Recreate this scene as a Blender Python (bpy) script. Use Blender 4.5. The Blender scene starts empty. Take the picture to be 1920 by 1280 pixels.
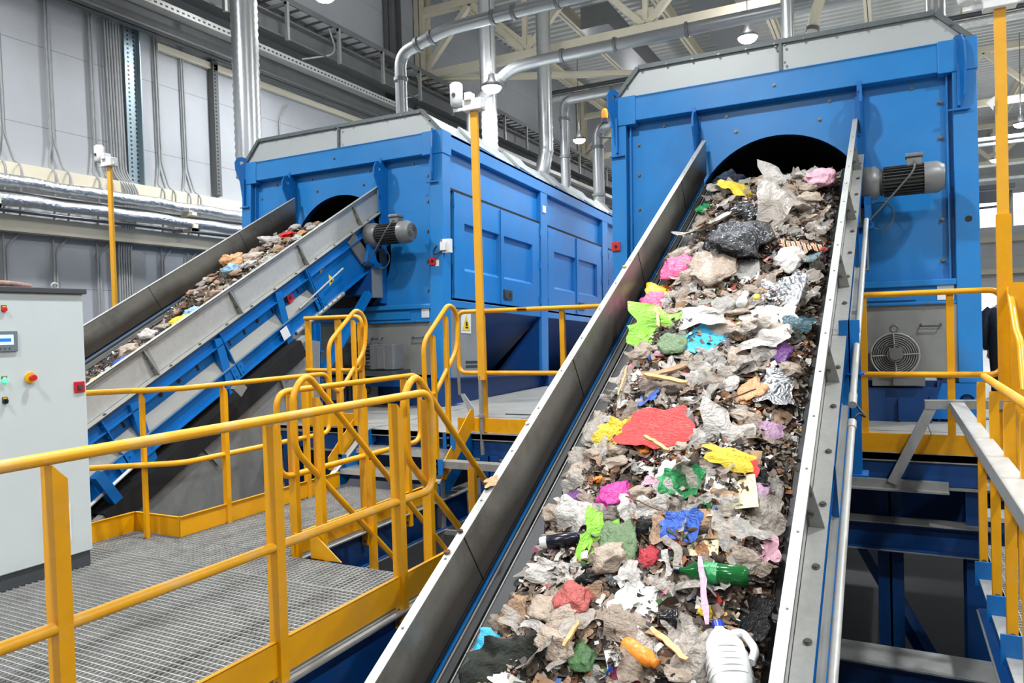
import bpy, math, random
from math import sin, cos, pi, radians, sqrt, atan2, hypot
from mathutils import Vector, Matrix, Euler, noise
S = bpy.context.scene
C = S.collection
V = Vector

# ---------------------------------------------------------------- camera
F_PX, YAW, PIT, ROL, TILT = 1384.77, .472407, -.0198055, -.0296184, .0483294
CAM = V((0, 0, 4.5))
_F = V((-sin(YAW)*cos(PIT), cos(YAW)*cos(PIT), sin(PIT)))
_R0 = V((cos(YAW), sin(YAW), 0)); _U0 = _R0.cross(_F)
_R = _R0*cos(ROL) + _U0*sin(ROL); _U = -_R0*sin(ROL) + _U0*cos(ROL)
cd = bpy.data.cameras.new('camera'); cam = bpy.data.objects.new('camera', cd); C.objects.link(cam)
cam.matrix_world = Matrix(((_R.x, _U.x, -_F.x, 0), (_R.y, _U.y, -_F.y, 0), (_R.z, _U.z, -_F.z, 4.5), (0, 0, 0, 1)))
cd.sensor_width = 36; cd.lens = F_PX/1920*36; cd.clip_start = .05; cd.clip_end = 200
S.camera = cam
S.view_settings.view_transform = 'Standard'; S.view_settings.look = 'None'
S.view_settings.gamma = 1; S.view_settings.use_curve_mapping = False
S.view_settings.exposure = 0.0

# ---------------------------------------------------------------- materials
MATS = {}
def lin(c):
    return tuple(((x/255)/12.92 if x/255 <= .04045 else ((x/255+.055)/1.055)**2.4) for x in c)
def mat(name, rgb, rough=.5, metal=0., var=.12, scale=6., bump=0., bscale=40., spec=.5, alpha=1., trans=0., emit=None, estr=0., dirt=None, dirtamt=.35, coat=0.):
    if name in MATS: return MATS[name]
    m = bpy.data.materials.new(name); m.use_nodes = True; MATS[name] = m
    nt = m.node_tree; N = nt.nodes; L = nt.links; b = N['Principled BSDF']
    col = lin(rgb)
    b.inputs['Roughness'].default_value = rough; b.inputs['Metallic'].default_value = metal
    b.inputs['Specular IOR Level'].default_value = spec
    b.inputs['Alpha'].default_value = alpha; b.inputs['Transmission Weight'].default_value = trans
    b.inputs['Coat Weight'].default_value = coat
    tc = N.new('ShaderNodeTexCoord')
    n = N.new('ShaderNodeTexNoise'); n.inputs['Scale'].default_value = scale; n.inputs['Detail'].default_value = 6; n.inputs['Roughness'].default_value = .65
    L.new(tc.outputs['Object'], n.inputs['Vector'])
    r = N.new('ShaderNodeValToRGB'); r.color_ramp.elements[0].position = .3; r.color_ramp.elements[1].position = .72
    lo = tuple(max(0, c*(1-var)) for c in col); hi = tuple(min(1, c*(1+var)) for c in col)
    r.color_ramp.elements[0].color = (*lo, 1); r.color_ramp.elements[1].color = (*hi, 1)
    L.new(n.outputs['Fac'], r.inputs['Fac'])
    out = r.outputs['Color']
    if dirt:
        n2 = N.new('ShaderNodeTexNoise'); n2.inputs['Scale'].default_value = scale*.45; n2.inputs['Detail'].default_value = 8; n2.inputs['Roughness'].default_value = .75
        L.new(tc.outputs['Object'], n2.inputs['Vector'])
        r2 = N.new('ShaderNodeValToRGB'); r2.color_ramp.elements[0].position = .5; r2.color_ramp.elements[1].position = .75
        r2.color_ramp.elements[0].color = (0, 0, 0, 1); r2.color_ramp.elements[1].color = (dirtamt, dirtamt, dirtamt, 1)
        L.new(n2.outputs['Fac'], r2.inputs['Fac'])
        mx = N.new('ShaderNodeMix'); mx.data_type = 'RGBA'
        L.new(r2.outputs['Color'], mx.inputs[0]); L.new(out, mx.inputs[6]); mx.inputs[7].default_value = (*lin(dirt), 1)
        out = mx.outputs[2]
    L.new(out, b.inputs['Base Color'])
    if bump:
        n3 = N.new('ShaderNodeTexNoise'); n3.inputs['Scale'].default_value = bscale; n3.inputs['Detail'].default_value = 4
        L.new(tc.outputs['Object'], n3.inputs['Vector'])
        bp = N.new('ShaderNodeBump'); bp.inputs['Strength'].default_value = bump; bp.inputs['Distance'].default_value = .02
        L.new(n3.outputs['Fac'], bp.inputs['Height']); L.new(bp.outputs['Normal'], b.inputs['Normal'])
    if emit:
        b.inputs['Emission Color'].default_value = (*lin(emit), 1); b.inputs['Emission Strength'].default_value = estr
    return m
def lines_mat(name, rgb, axis, period, width, dark=.45, rough=.55, off=0., metal=0., bumpd=0.):
    """painted panel with thin dark seams every <period> m along an object axis"""
    m = mat(name, rgb, rough, metal, .05, 1.5)
    nt = m.node_tree; N = nt.nodes; L = nt.links; b = N['Principled BSDF']
    src = b.inputs['Base Color'].links[0].from_socket
    tc = N.new('ShaderNodeTexCoord'); sp = N.new('ShaderNodeSeparateXYZ'); L.new(tc.outputs['Object'], sp.inputs[0])
    a = N.new('ShaderNodeMath'); a.operation = 'SUBTRACT'; L.new(sp.outputs[axis], a.inputs[0]); a.inputs[1].default_value = off
    d = N.new('ShaderNodeMath'); d.operation = 'DIVIDE'; L.new(a.outputs[0], d.inputs[0]); d.inputs[1].default_value = period
    fr = N.new('ShaderNodeMath'); fr.operation = 'FRACT'; L.new(d.outputs[0], fr.inputs[0])
    lt = N.new('ShaderNodeMath'); lt.operation = 'LESS_THAN'; L.new(fr.outputs[0], lt.inputs[0]); lt.inputs[1].default_value = width/period
    mx = N.new('ShaderNodeMix'); mx.data_type = 'RGBA'; L.new(lt.outputs[0], mx.inputs[0]); L.new(src, mx.inputs[6])
    mx.inputs[7].default_value = (*[c*dark for c in lin(rgb)], 1); L.new(mx.outputs[2], b.inputs['Base Color'])
    return m

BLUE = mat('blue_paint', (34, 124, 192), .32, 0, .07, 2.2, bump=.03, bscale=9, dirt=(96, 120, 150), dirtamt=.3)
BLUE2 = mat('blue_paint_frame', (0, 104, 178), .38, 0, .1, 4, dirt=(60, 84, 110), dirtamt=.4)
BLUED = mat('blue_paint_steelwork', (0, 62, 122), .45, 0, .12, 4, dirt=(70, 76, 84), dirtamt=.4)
YEL = mat('yellow_paint', (222, 156, 0), .36, 0, .08, 7, dirt=(196, 150, 96), dirtamt=.35)
YELW = mat('yellow_paint_worn', (226, 162, 16), .42, 0, .1, 9, dirt=(214, 182, 138), dirtamt=.75)
GALV = mat('galvanised_steel', (150, 152, 149), .42, .35, .1, 22, bump=.03, dirt=(128, 122, 108), dirtamt=.3)
GALVL = mat('galvanised_steel_light', (176, 177, 173), .4, .2, .08, 26, dirt=(150, 146, 136), dirtamt=.3)
GREYP = mat('grey_panel_paint', (140, 142, 138), .5, .1, .08, 3, dirt=(92, 90, 84), dirtamt=.4)
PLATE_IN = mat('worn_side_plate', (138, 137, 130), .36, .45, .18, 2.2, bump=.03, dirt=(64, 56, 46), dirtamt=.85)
GRATE = mat('grating_steel', (166, 166, 162), .5, .25, .12, 9, dirt=(96, 92, 84), dirtamt=.5)
RUB = mat('black_rubber', (30, 30, 31), .55, 0, .2, 9, dirt=(70, 60, 50), dirtamt=.35)
DARK = mat('drum_steel_and_gap_shade', (16, 15, 15), .8, 0, .3, 5)  # near-black: drum steel, and painted shade in the door and conveyor gaps
ALU = mat('foil_duct', (206, 208, 208), .24, .85, .06, 8, bump=1., bscale=22)
TUBE = mat('grey_steel_duct', (132, 134, 136), .34, .5, .06, 5)
CREAM = mat('cream_steel_paint', (214, 206, 184), .5, 0, .05, 3)
WHITEP = mat('white_plastic', (225, 226, 224), .4, 0, .05, 8)
CABM = mat('cabinet_paint', (196, 205, 205), .42, 0, .03, 2)
DGREY = mat('dark_grey_paint', (66, 70, 74), .45, 0, .08, 6)
MOTOR = mat('motor_grey', (122, 124, 124), .4, .2, .1, 10, dirt=(80, 78, 74), dirtamt=.3)
MOTORD = mat('motor_dark_grey', (72, 73, 72), .45, .2, .12, 10)
REDP = mat('red_plastic', (196, 30, 40), .4)
BLACKP = mat('black_plastic', (24, 24, 26), .4)
CABLE = mat('grey_cable', (88, 90, 90), .5)
BOLT = mat('zinc_bolt', (120, 119, 114), .35, .7, .1, 30)
HOODM = mat('hood_sheet', (176, 181, 180), .45, .1, .03, 2)
TRIMM = mat('hood_trim', (92, 100, 102), .5, .1)
WALLC = mat('wall_conduit', (150, 152, 152), .5)
CONC = mat('concrete_floor', (88, 84, 84), .5, 0, .2, 1.2, dirt=(90, 82, 74), dirtamt=.5)
DECKM = mat('dusty_deck_plate', (150, 149, 143), .6, .1, .1, 3, dirt=(120, 114, 100), dirtamt=.5)
BEAMD = mat('grey_steel_beam', (96, 98, 98), .5, .1, .08, 4)

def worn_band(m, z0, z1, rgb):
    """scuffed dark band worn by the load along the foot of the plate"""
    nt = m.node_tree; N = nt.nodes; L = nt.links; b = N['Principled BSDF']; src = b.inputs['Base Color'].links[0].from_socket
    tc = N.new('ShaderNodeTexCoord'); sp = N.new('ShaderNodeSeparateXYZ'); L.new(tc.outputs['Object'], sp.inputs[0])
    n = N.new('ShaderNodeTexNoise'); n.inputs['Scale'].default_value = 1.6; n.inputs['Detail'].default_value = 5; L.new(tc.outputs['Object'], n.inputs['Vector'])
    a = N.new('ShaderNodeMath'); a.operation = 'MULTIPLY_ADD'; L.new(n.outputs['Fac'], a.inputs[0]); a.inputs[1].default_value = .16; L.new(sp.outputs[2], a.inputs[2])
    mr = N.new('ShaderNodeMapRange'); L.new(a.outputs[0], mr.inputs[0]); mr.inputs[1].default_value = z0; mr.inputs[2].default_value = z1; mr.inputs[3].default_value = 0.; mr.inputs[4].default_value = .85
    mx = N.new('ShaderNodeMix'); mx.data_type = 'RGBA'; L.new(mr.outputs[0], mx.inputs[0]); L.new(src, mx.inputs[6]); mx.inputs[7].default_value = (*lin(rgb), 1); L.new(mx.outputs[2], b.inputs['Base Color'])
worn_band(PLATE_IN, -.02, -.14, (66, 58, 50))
# ---------------------------------------------------------------- mesh builder
class MB:
    def __init__(s): s.v = []; s.f = []; s.sm = []; s.mi = []; s.cur = 0
    def join(s, o, idx=1):
        k = len(s.v); s.v += o.v; s.f += [[k+i for i in f] for f in o.f]; s.sm += o.sm; s.mi += [idx]*len(o.f); return s
    def add(s, vs, fs, smooth=False, M=None):
        o = len(s.v); s.v += [M @ V(p) if M else V(p) for p in vs]
        for f in fs: s.f.append([o+i for i in f]); s.sm.append(smooth); s.mi.append(s.cur)
        return s
    def box(s, a, b, M=None):
        (x0, y0, z0), (x1, y1, z1) = a, b
        if x0 > x1: x0, x1 = x1, x0
        if y0 > y1: y0, y1 = y1, y0
        if z0 > z1: z0, z1 = z1, z0
        return s.add([(x0,y0,z0),(x1,y0,z0),(x1,y1,z0),(x0,y1,z0),(x0,y0,z1),(x1,y0,z1),(x1,y1,z1),(x0,y1,z1)],
            [(3,2,1,0),(4,5,6,7),(0,1,5,4),(1,2,6,5),(2,3,7,6),(3,0,4,7)], False, M)
    def beam(s, p0, p1, w, h, up=(0,0,1), M=None):
        p0, p1 = V(p0), V(p1); d = (p1-p0).normalized(); x = d.cross(V(up))
        if x.length < 1e-4: x = d.cross(V((0, 1, 0)))
        x.normalize(); z = x.cross(d); vs = []
        for p in (p0, p1):
            for a, b in ((-1,-1),(1,-1),(1,1),(-1,1)): vs.append(p+x*a*w/2+z*b*h/2)
        return s.add(vs, [(0,1,2,3),(7,6,5,4),(0,4,5,1),(1,5,6,2),(2,6,7,3),(3,7,4,0)], False, M)
    def ibeam(s, p0, p1, w, h, t=.012, up=(0,0,1), M=None):
        p0, p1 = V(p0), V(p1); d = (p1-p0).normalized(); x = d.cross(V(up)).normalized(); z = x.cross(d)
        s.beam(p0, p1, t, h, up, M); o = z*(h/2-t/2)
        s.beam(p0+o, p1+o, w, t, up, M); return s.beam(p0-o, p1-o, w, t, up, M)
    def chan(s, p0, p1, w, h, t, side=1, up=(0,0,1), M=None):
        """C channel, web at the centre line, flanges to side"""
        p0, p1 = V(p0), V(p1); d = (p1-p0).normalized(); x = d.cross(V(up)).normalized(); z = x.cross(d)
        s.beam(p0, p1, t, h, up, M)
        for q in (1, -1):
            o = z*q*(h/2-t/2) + x*side*w/2; s.beam(p0+o, p1+o, w, t, up, M)
        return s
    def tube(s, pts, r, n=10, cap=True, M=None, closed=False):
        pts = [V(p) for p in pts]; m = len(pts); ts = []
        for i in range(m):
            a = pts[i-1] if (i or closed) else pts[i]; b = pts[(i+1) % m] if (i < m-1 or closed) else pts[i]
            ts.append((b-a).normalized())
        u = ts[0].orthogonal().normalized(); vs = []; rs = r if isinstance(r, (list, tuple)) else [r]*m
        for i in range(m):
            u = (u - ts[i]*u.dot(ts[i])).normalized(); w = ts[i].cross(u)
            for k in range(n):
                a = 2*pi*k/n; vs.append(pts[i]+(u*cos(a)+w*sin(a))*rs[i])
        fs = []
        for i in range(m if closed else m-1):
            j = (i+1) % m
            for k in range(n): fs.append((i*n+k, i*n+(k+1) % n, j*n+(k+1) % n, j*n+k))
        s.add(vs, fs, True, M)
        if cap and not closed:
            s.add(vs[:n], [tuple(reversed(range(n)))], False, M); s.add(vs[-n:], [tuple(range(n))], False, M)
        return s
    def cyl(s, p0, p1, r, n=16, r2=None, M=None): return s.tube([p0, p1], [r, r if r2 is None else r2], n, True, M)
    def prism(s, poly, vec, M=None):
        n = len(poly); vec = V(vec); poly = [V(p) for p in poly]
        vs = poly + [p+vec for p in poly]
        fs = [tuple(range(n)), tuple(reversed(range(n, 2*n)))] + [(i, i+n, (i+1) % n+n, (i+1) % n) for i in range(n)]
        nn = (poly[1]-poly[0]).cross(poly[2]-poly[1])
        if nn.dot(vec) > 0: fs = [tuple(reversed(f)) for f in fs]
        return s.add(vs, fs, False, M)
    def ringplate(s, outer, c, r, vec, n=40, M=None, uax=(1,0,0), vax=(0,0,1)):
        """plate with the star-shaped outline <outer> (2d) and a round hole, extruded by vec"""
        U_, W_ = V(uax), V(vax); vec = V(vec); angs = [2*pi*i/n for i in range(n)]
        angs += [atan2(p[1]-c[1], p[0]-c[0]) % (2*pi) for p in outer]; angs = sorted(set(round(a, 5) for a in angs))
        def hit(a):
            dx, dy = cos(a), sin(a); best = 1e9
            for i in range(len(outer)):
                x1, y1 = outer[i]; x2, y2 = outer[(i+1) % len(outer)]
                ex, ey = x2-x1, y2-y1; den = dx*ey-dy*ex
                if abs(den) < 1e-9: continue
                t = ((x1-c[0])*ey-(y1-c[1])*ex)/den; q = ((x1-c[0])*dy-(y1-c[1])*dx)/den
                if t > 0 and -1e-5 <= q <= 1+1e-5: best = min(best, t)
            return (c[0]+dx*best, c[1]+dy*best)
        O = [hit(a) for a in angs]; I = [(c[0]+r*cos(a), c[1]+r*sin(a)) for a in angs]; k = len(angs)
        P3 = lambda p: U_*p[0]+W_*p[1]
        vs = [P3(p) for p in O]+[P3(p) for p in I]+[P3(p)+vec for p in O]+[P3(p)+vec for p in I]; fs = []
        for i in range(k):
            j = (i+1) % k
            fs += [(i, j, k+j, k+i), (2*k+j, 2*k+i, 3*k+i, 3*k+j), (i, 2*k+i, 2*k+j, j), (k+j, 3*k+j, 3*k+i, k+i)]
        return s.add(vs, fs, False, M)
    def sphere(s, c, r, n=12, sc=(1,1,1), M=None):
        vs = []; fs = []; m = n//2
        for i in range(m+1):
            for k in range(n):
                a, b = pi*i/m, 2*pi*k/n; vs.append(V((c[0]+r*sc[0]*sin(a)*cos(b), c[1]+r*sc[1]*sin(a)*sin(b), c[2]+r*sc[2]*cos(a))))
        for i in range(m):
            for k in range(n): fs.append((i*n+k, (i+1)*n+k, (i+1)*n+(k+1) % n, i*n+(k+1) % n))
        return s.add(vs, fs, True, M)
    def loft(s, rings, smooth=True, cap=True, M=None):
        n = len(rings[0]); vs = [p for r in rings for p in r]; fs = []
        for i in range(len(rings)-1):
            for k in range(n): fs.append((i*n+k, i*n+(k+1) % n, (i+1)*n+(k+1) % n, (i+1)*n+k))
        s.add(vs, fs, smooth, M)
        if cap: s.add(rings[0], [tuple(reversed(range(n)))], False, M); s.add(rings[-1], [tuple(range(n))], False, M)
        return s
    def mesh(s, name, m=None):
        me = bpy.data.meshes.new(name); me.from_pydata([tuple(p) for p in s.v], [], s.f)
        me.polygons.foreach_set('use_smooth', s.sm); me.polygons.foreach_set('material_index', s.mi); me.update()
        if m:
            for q in (m if isinstance(m, (list, tuple)) else [m]): me.materials.append(q)
        return me
    def build(s, name, m=None, parent=None, bevel=0., M=None, label=None):
        me = s.mesh(name, m); o = bpy.data.objects.new(name, me); C.objects.link(o)
        if parent: o.parent = parent
        if M: o.matrix_basis = M
        if label: o['label'] = label
        if bevel:
            b = o.modifiers.new('bevel', 'BEVEL'); b.width = bevel; b.segments = 2; b.limit_method = 'ANGLE'; b.angle_limit = radians(50)
        return o
def tag(o, label=None, cat=None, group=None, kind=None):
    if label: o['label'] = label
    if cat: o['category'] = cat
    if group: o['group'] = group
    if kind: o['kind'] = kind
    return o
def thing(name, label, cat, loc=(0,0,0), M=None, group=None):
    o = bpy.data.objects.new(name, None); C.objects.link(o); o.empty_display_size = .1
    if M: o.matrix_world = M
    else: o.location = loc
    return tag(o, label, cat, group)
def copy_tree(o, parent=None):
    c = o.copy(); C.objects.link(c)
    if parent: c.parent = parent
    for ch in list(o.children): copy_tree(ch, c)
    return c
def fil(pts, r, n=6):
    """round the corners of a polyline"""
    pts = [V(p) for p in pts]; out = [pts[0]]
    for i in range(1, len(pts)-1):
        a, b, c = pts[i-1], pts[i], pts[i+1]; d1 = (a-b); d2 = (c-b)
        k = min(r, d1.length*.49, d2.length*.49); p = b+d1.normalized()*k; q = b+d2.normalized()*k
        for j in range(n+1):
            t = j/n; out.append(p*(1-t)**2+b*2*t*(1-t)+q*t*t)
    return out+[pts[-1]]
def bolt(mb, p, nrm, r=.012, h=.012, M=None):
    p = V(p); nrm = V(nrm); mb.cyl(p-nrm*.002, p+nrm*h*.35, r*1.5, 10, None, M); mb.cyl(p, p+nrm*h, r, 6, None, M)
BOLTME = {}
def bolt_parts(items, parent, m=None):
    """one bolt object per (point, normal, radius, height), sharing meshes"""
    for p, nrm, r, h in items:
        k = (round(r, 4), round(h, 4))
        if k not in BOLTME:
            q = MB(); bolt(q, (0, 0, 0), (0, 0, 1), r, h); BOLTME[k] = q.mesh('bolt', BOLT)
        o = bpy.data.objects.new('bolt', BOLTME[k]); C.objects.link(o); o.parent = parent
        o.matrix_basis = Matrix.Translation(p) @ V((0, 0, 1)).rotation_difference(V(nrm)).to_matrix().to_4x4()
def text(body, size, M, m, name, parent, align='CENTER'):
    cu = bpy.data.curves.new(name, 'FONT'); cu.body = body; cu.size = size; cu.align_x = align; cu.align_y = 'CENTER'; cu.extrude = .001
    o = bpy.data.objects.new(name, cu); C.objects.link(o)
    dg = bpy.context.evaluated_depsgraph_get(); me = bpy.data.meshes.new_from_object(o.evaluated_get(dg))
    bpy.data.objects.remove(o); me.materials.clear(); me.materials.append(m)
    o = bpy.data.objects.new(name, me); C.objects.link(o); o.parent = parent; o.matrix_basis = M
    return o
LAMP_W, WORLD = 154, .09
# ================================================================ the hall
WX, BY, CZ = -11.6, 46.0, 14.2
wm = lines_mat('wall_sandwich_panel', (166, 169, 173), 2, 1.243, .012, .55, off=7.788)
tag(MB().box((WX-.2, -3, 0), (WX, BY, CZ)).build('wall_left', wm), kind='structure')
wb = lines_mat('wall_back_panel', (196, 199, 200), 2, 1.2, .014, .6, off=.2)
mb = MB(); xs = [WX]
WIN = [(-2.2, 1.3), (2.1, 5.62), (5.75, 9.3), (10.0, 13.5)]   # x ranges of window openings
zb = [(5.05, 3.3), (9.75, 8.0)]
# back wall built around its window openings
rows = [(0, 2.6), (5.6, 8.9), (10.7, CZ)]
for a, b in rows: mb.box((WX, BY, a), (24, BY+.2, b))
for a, b in ((2.6, 5.6), (8.9, 10.7)):
    e = WX
    for x0, x1 in WIN+[(24, 24)]:
        mb.box((e, BY, a), (x0, BY+.2, b)); e = x1
tag(mb.build('wall_back', wb), kind='structure')
GLASS = mat('window_glass', (235, 240, 244), .3, 0, 0, 1, emit=(236, 244, 255), estr=2.6)
FRAME = mat('window_frame_white', (206, 209, 211), .4)
k = 1
for a, b in ((2.6, 5.6), (8.9, 10.7)):
    for x0, x1 in WIN:
        m_ = MB(); t = .07
        m_.box((x0, BY-.03, a), (x1, BY+.1, a+t)).box((x0, BY-.03, b-t), (x1, BY+.1, b)).box((x0, BY-.03, a+t), (x0+t, BY+.1, b-t)).box((x1-t, BY-.03, a+t), (x1, BY+.1, b-t))
        m_.box(((x0+x1)/2-.04, BY-.03, a+t), ((x0+x1)/2+.04, BY+.1, b-t))
        w = tag(m_.build('window_%d' % k, FRAME), kind='structure'); k += 1
        MB().box((x0+t, BY+.03, a+t), (x1-t, BY+.04, b-t)).build('pane', GLASS, w)
tag(MB().box((WX, -6, -.1), (24, BY, 0)).build('floor', CONC), kind='structure')
# corrugated roof deck
RD = mat('roof_deck', (206, 208, 206), .5, .15, .05, 1)
mb = MB(); y = -6.; prof = []
while y < BY:
    prof += [(y, CZ), (y+.13, CZ), (y+.17, CZ+.12), (y+.3, CZ+.12)]; y += .34
vs = []; 
for yy, zz in prof: vs += [(WX, yy, zz), (24, yy, zz)]
fs = [(2*i, 2*i+1, 2*i+3, 2*i+2) for i in range(len(prof)-1)]
mb.add(vs, fs).box((WX, -6, CZ+.3), (24, BY, CZ+.34))
tag(mb.build('ceiling', RD), kind='structure')
# purlins along Y and trusses along X
i = 0
for x in (-10.4, -8.2, -5.6, -3.0, -.4, 2.2, 4.8, 7.4, 10.0, 13.0):
    o = MB().ibeam((x, 5, 13.55), (x, BY, 13.55), .2, .36, .02).build('roof_purlin', CREAM)
    tag(o, 'cream painted roof purlin running the length of the hall under the corrugated deck', 'beam', 'roof purlins'); i += 1
TY = (17.4, 29.4, 41.4)
tl = {17.4: 'nearest cream roof truss above the machines', 29.4: 'middle cream roof truss spanning the hall behind the machines', 41.4: 'farthest cream roof truss near the back wall'}
for y in TY:
    r = thing('roof_truss', tl[y], 'truss', (0, y, 0))
    MB().beam((WX, 0, 11.5), (24, 0, 11.5), .26, .2).build('bottom_chord', CREAM, r)
    MB().beam((WX, 0, 13.25), (24, 0, 13.25), .24, .2).build('top_chord', CREAM, r)
    x = WX+.15; q = 0
    while x < 23:
        MB().beam((x, 0, 11.55), (x+1.6, 0, 13.2), .15, .15, (0, 1, 0)).build('web_diagonal', CREAM, r)
        MB().beam((x+1.6, 0, 13.2), (x+3.2, 0, 11.55), .15, .15, (0, 1, 0)).build('web_diagonal', CREAM, r)
        MB().beam((x+3.2, 0, 11.5), (x+3.2, 0, 13.3), .12, .12, (0, 1, 0)).build('web_post', CREAM, r)
        MB().prism([(x+2.85, -.02, 11.55), (x+3.55, -.02, 11.55), (x+3.4, -.02, 12.0), (x+3.0, -.02, 12.0)], (0, .04, 0)).build('gusset_plate', CREAM, r)
        x += 3.2
tag(MB().beam((WX+.3, 17.4, 11.45), (-5.2, 20.6, 11.45), .18, .14).build('wind_brace', CREAM), 'cream diagonal wind brace running off the near truss foot', 'brace', None)
tag(MB().beam((-5.2, 20.6, 11.45), (WX+.3, 29.2, 11.45), .18, .14).build('wind_brace', CREAM), 'cream diagonal wind brace reaching back to the middle truss', 'brace', None)
for y, t_ in ((16.0, 'dark'), (17.4, 'cream'), (29.4, 'far')):
    m_ = BEAMD if t_ == 'dark' else CREAM
    z0 = 10.4 if t_ == 'dark' else 0
    tag(MB().ibeam((WX+.2, y, z0), (WX+.2, y, CZ), .32, .34, .02, (0, 1, 0)).build('wall_column', m_), {'dark': 'dark grey steel post on the upper left wall', 'cream': 'cream steel wall column under the near truss foot', 'far': 'cream steel wall column under the middle truss foot'}[t_], 'column')
# runway beams and cable ladder along the left wall
r = thing('wall_beam', 'dark grey steel beam running high along the left wall', 'beam', (0, 0, 0))
MB().ibeam((WX+.35, 0, 9.98), (WX+.35, BY, 9.98), .3, .42, .03).build('beam', BEAMD, r)
tag(MB().ibeam((WX+.75, 0, 10.62), (WX+.75, BY, 10.62), .34, .4, .03).build('crane_runway_beam', BEAMD), 'grey crane runway beam above the left wall panels', 'beam')
tag(MB().box((WX+.02, 9.0, 9.62), (WX+.1, 30, 9.74)).build('ledge_profile', CREAM), 'white ledge profile under the high beam on left wall', 'ledge')
r = thing('perforated_tray', 'perforated galvanised cable tray below the runway beam', 'cable tray', (0, 0, 0))
mb = MB(); y = 7.
while y < 19: mb.box((WX+.778, y, 10.09), (WX+.784, y+.05, 10.12)); y += .11
MB().box((WX+.75, 3, 10.05), (WX+.78, BY, 10.17)).box((WX+.55, 3, 10.05), (WX+.75, BY, 10.07)).join(mb).build('tray', [GALVL, BLACKP], r)
r = thing('cable_ladder', 'grey cable ladder on brackets high along the left wall', 'cable ladder', (0, 0, 0))
x0, x1, z = WX+.5, WX+1.05, 11.05
MB().box((x0, 8, z), (x0+.03, BY, z+.12)).box((x1, 8, z), (x1+.03, BY, z+.12)).build('side_rail', BEAMD, r)
y = 8.; rg = MB().box((x0, 0, z+.02), (x1, .05, z+.05)).mesh('rung', BEAMD)
while y < 39:
    q_ = bpy.data.objects.new('rung', rg); C.objects.link(q_); q_.parent = r; q_.location = (0, y, 0); y += .33
y = 9.6
while y < 36:
    MB().box((x0-.5, y, z-.06), (x1+.08, y+.06, z)).box((x1+.02, y, z-.75), (x1+.09, y+.06, z)).build('bracket', GALV, r); y += 1.55
r = thing('cable_tray', 'loose grey cables looping below the ladder on left wall', 'cables')
for y in (12.6, 15.9, 19.3):
    MB().tube(fil([(x1-.1, y, z), (x1-.05, y+.2, z-.5), (WX+.7, y-.6, z-.8)], .5), .02, 8).build('cable', WALLC, r)
# horizontal girts, foil pipes
tag(MB().box((WX, 2, 6.93), (WX+.16, 11.2, 7.14)).build('wall_girt', CREAM), 'cream wall girt above the foil wrapped pipes', 'girt')
tag(MB().box((WX, 2, 6.12), (WX+.2, 13, 6.36)).build('wall_girt', CREAM), 'cream wall girt below the foil wrapped pipes', 'girt')
for nm, zz, xx, lb in (('a', 6.80, -11.16, 'upper foil wrapped pipe running along the left wall'), ('b', 6.52, -11.1, 'lower foil wrapped pipe running along the left wall')):
    pts = [(xx, 2+.35*k, zz+.012*sin(k*2.1)) for k in range(26)]+[(xx, 11.2, zz+.02), (xx+.25, 12, zz+.02)]
    rs = [.092+.006*sin(k*5.3) for k in range(len(pts))]
    tag(MB().tube(pts, rs, 18).build('insulated_pipe', ALU), lb, 'pipe')
    tag(MB().tube([(xx-.2, 2, zz-.13), (xx-.2, 12, zz-.11)], .03, 8).build('wall_pipe', TUBE), ('thin steel pipe behind the %s foil pipe' % ('upper' if nm == 'a' else 'lower')), 'pipe')
for y in (5.9, 9.2):
    tag(MB().box((WX, y, 6.66), (-11.02, y+.1, 6.72)).box((WX, y, 6.38), (-11.0, y+.1, 6.43)).box((-11.05, y, 6.38), (-11.0, y+.1, 6.5)).build('pipe_bracket', CREAM), 'cream pipe bracket holding the foil pipes, %s' % ('nearer the cabinet' if y < 7 else 'nearer the blue machine'), 'bracket')
# conduit drops
cl = {6.3: 'first', 7.03: 'second', 7.74: 'third', 8.95: 'fourth', 9.5: 'fifth'}
for y, n_ in cl.items():
    mb = MB()
    for dy in (0, .045): 
        mb.tube(fil([(WX+.05, y+dy, 10.4), (WX+.05, y+dy+.03, 7.6), (WX+.05, y+dy*5-.02, 7.2), (WX+.22, y+dy*5-.02, 7.1), (WX+.22, y+dy*5-.02, 6.9), (WX+.05, y+dy*5, 6.1), (WX+.05, y+dy, 5.9), (WX+.05, y+dy, 4.2)], .08), .016, 6)
    tag(mb.build('conduit_pair', WALLC), 'grey conduit pair dropping down the left wall, %s of five from the left' % n_, 'conduit')
mb = MB()
for q in range(6): mb.tube(fil([(WX+.08, 8.0+.05*q, 9.8), (WX+.08, 8.05+.05*q, 7.3), (WX+.2, 8.2+.045*q, 7.0), (WX+.2, 8.2+.045*q, 6.8), (WX+.08, 8.1+.045*q, 6.0), (WX+.08, 8.1+.045*q, 4.2)], .1), .017, 6)
tag(mb.build('cable_bundle', WALLC), 'thick bundle of pale grey cables dropping down the left wall', 'cables')
PERF = mat('perforated_steel', (132, 150, 158), .4, .5, .1, 30)
r = thing('vertical_cable_tray', 'perforated vertical steel tray beside the thick cable bundle', 'cable tray')
TR = MB().box((WX+.02, 8.37, 7.15), (WX+.06, 8.62, 10)).box((WX+.06, 8.6, 7.15), (WX+.14, 8.62, 10))
mb = MB(); z = 7.2
while z < 9.9: mb.box((WX+.058, 8.42, z), (WX+.064, 8.45, z+.03)).box((WX+.058, 8.53, z), (WX+.064, 8.56, z+.03)); z += .075
TR.join(mb).build('tray', [PERF, BLACKP], r)
r = thing('vertical_cable_tray', 'dark vertical cable tray just left of the corrugated duct', 'cable tray')
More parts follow.
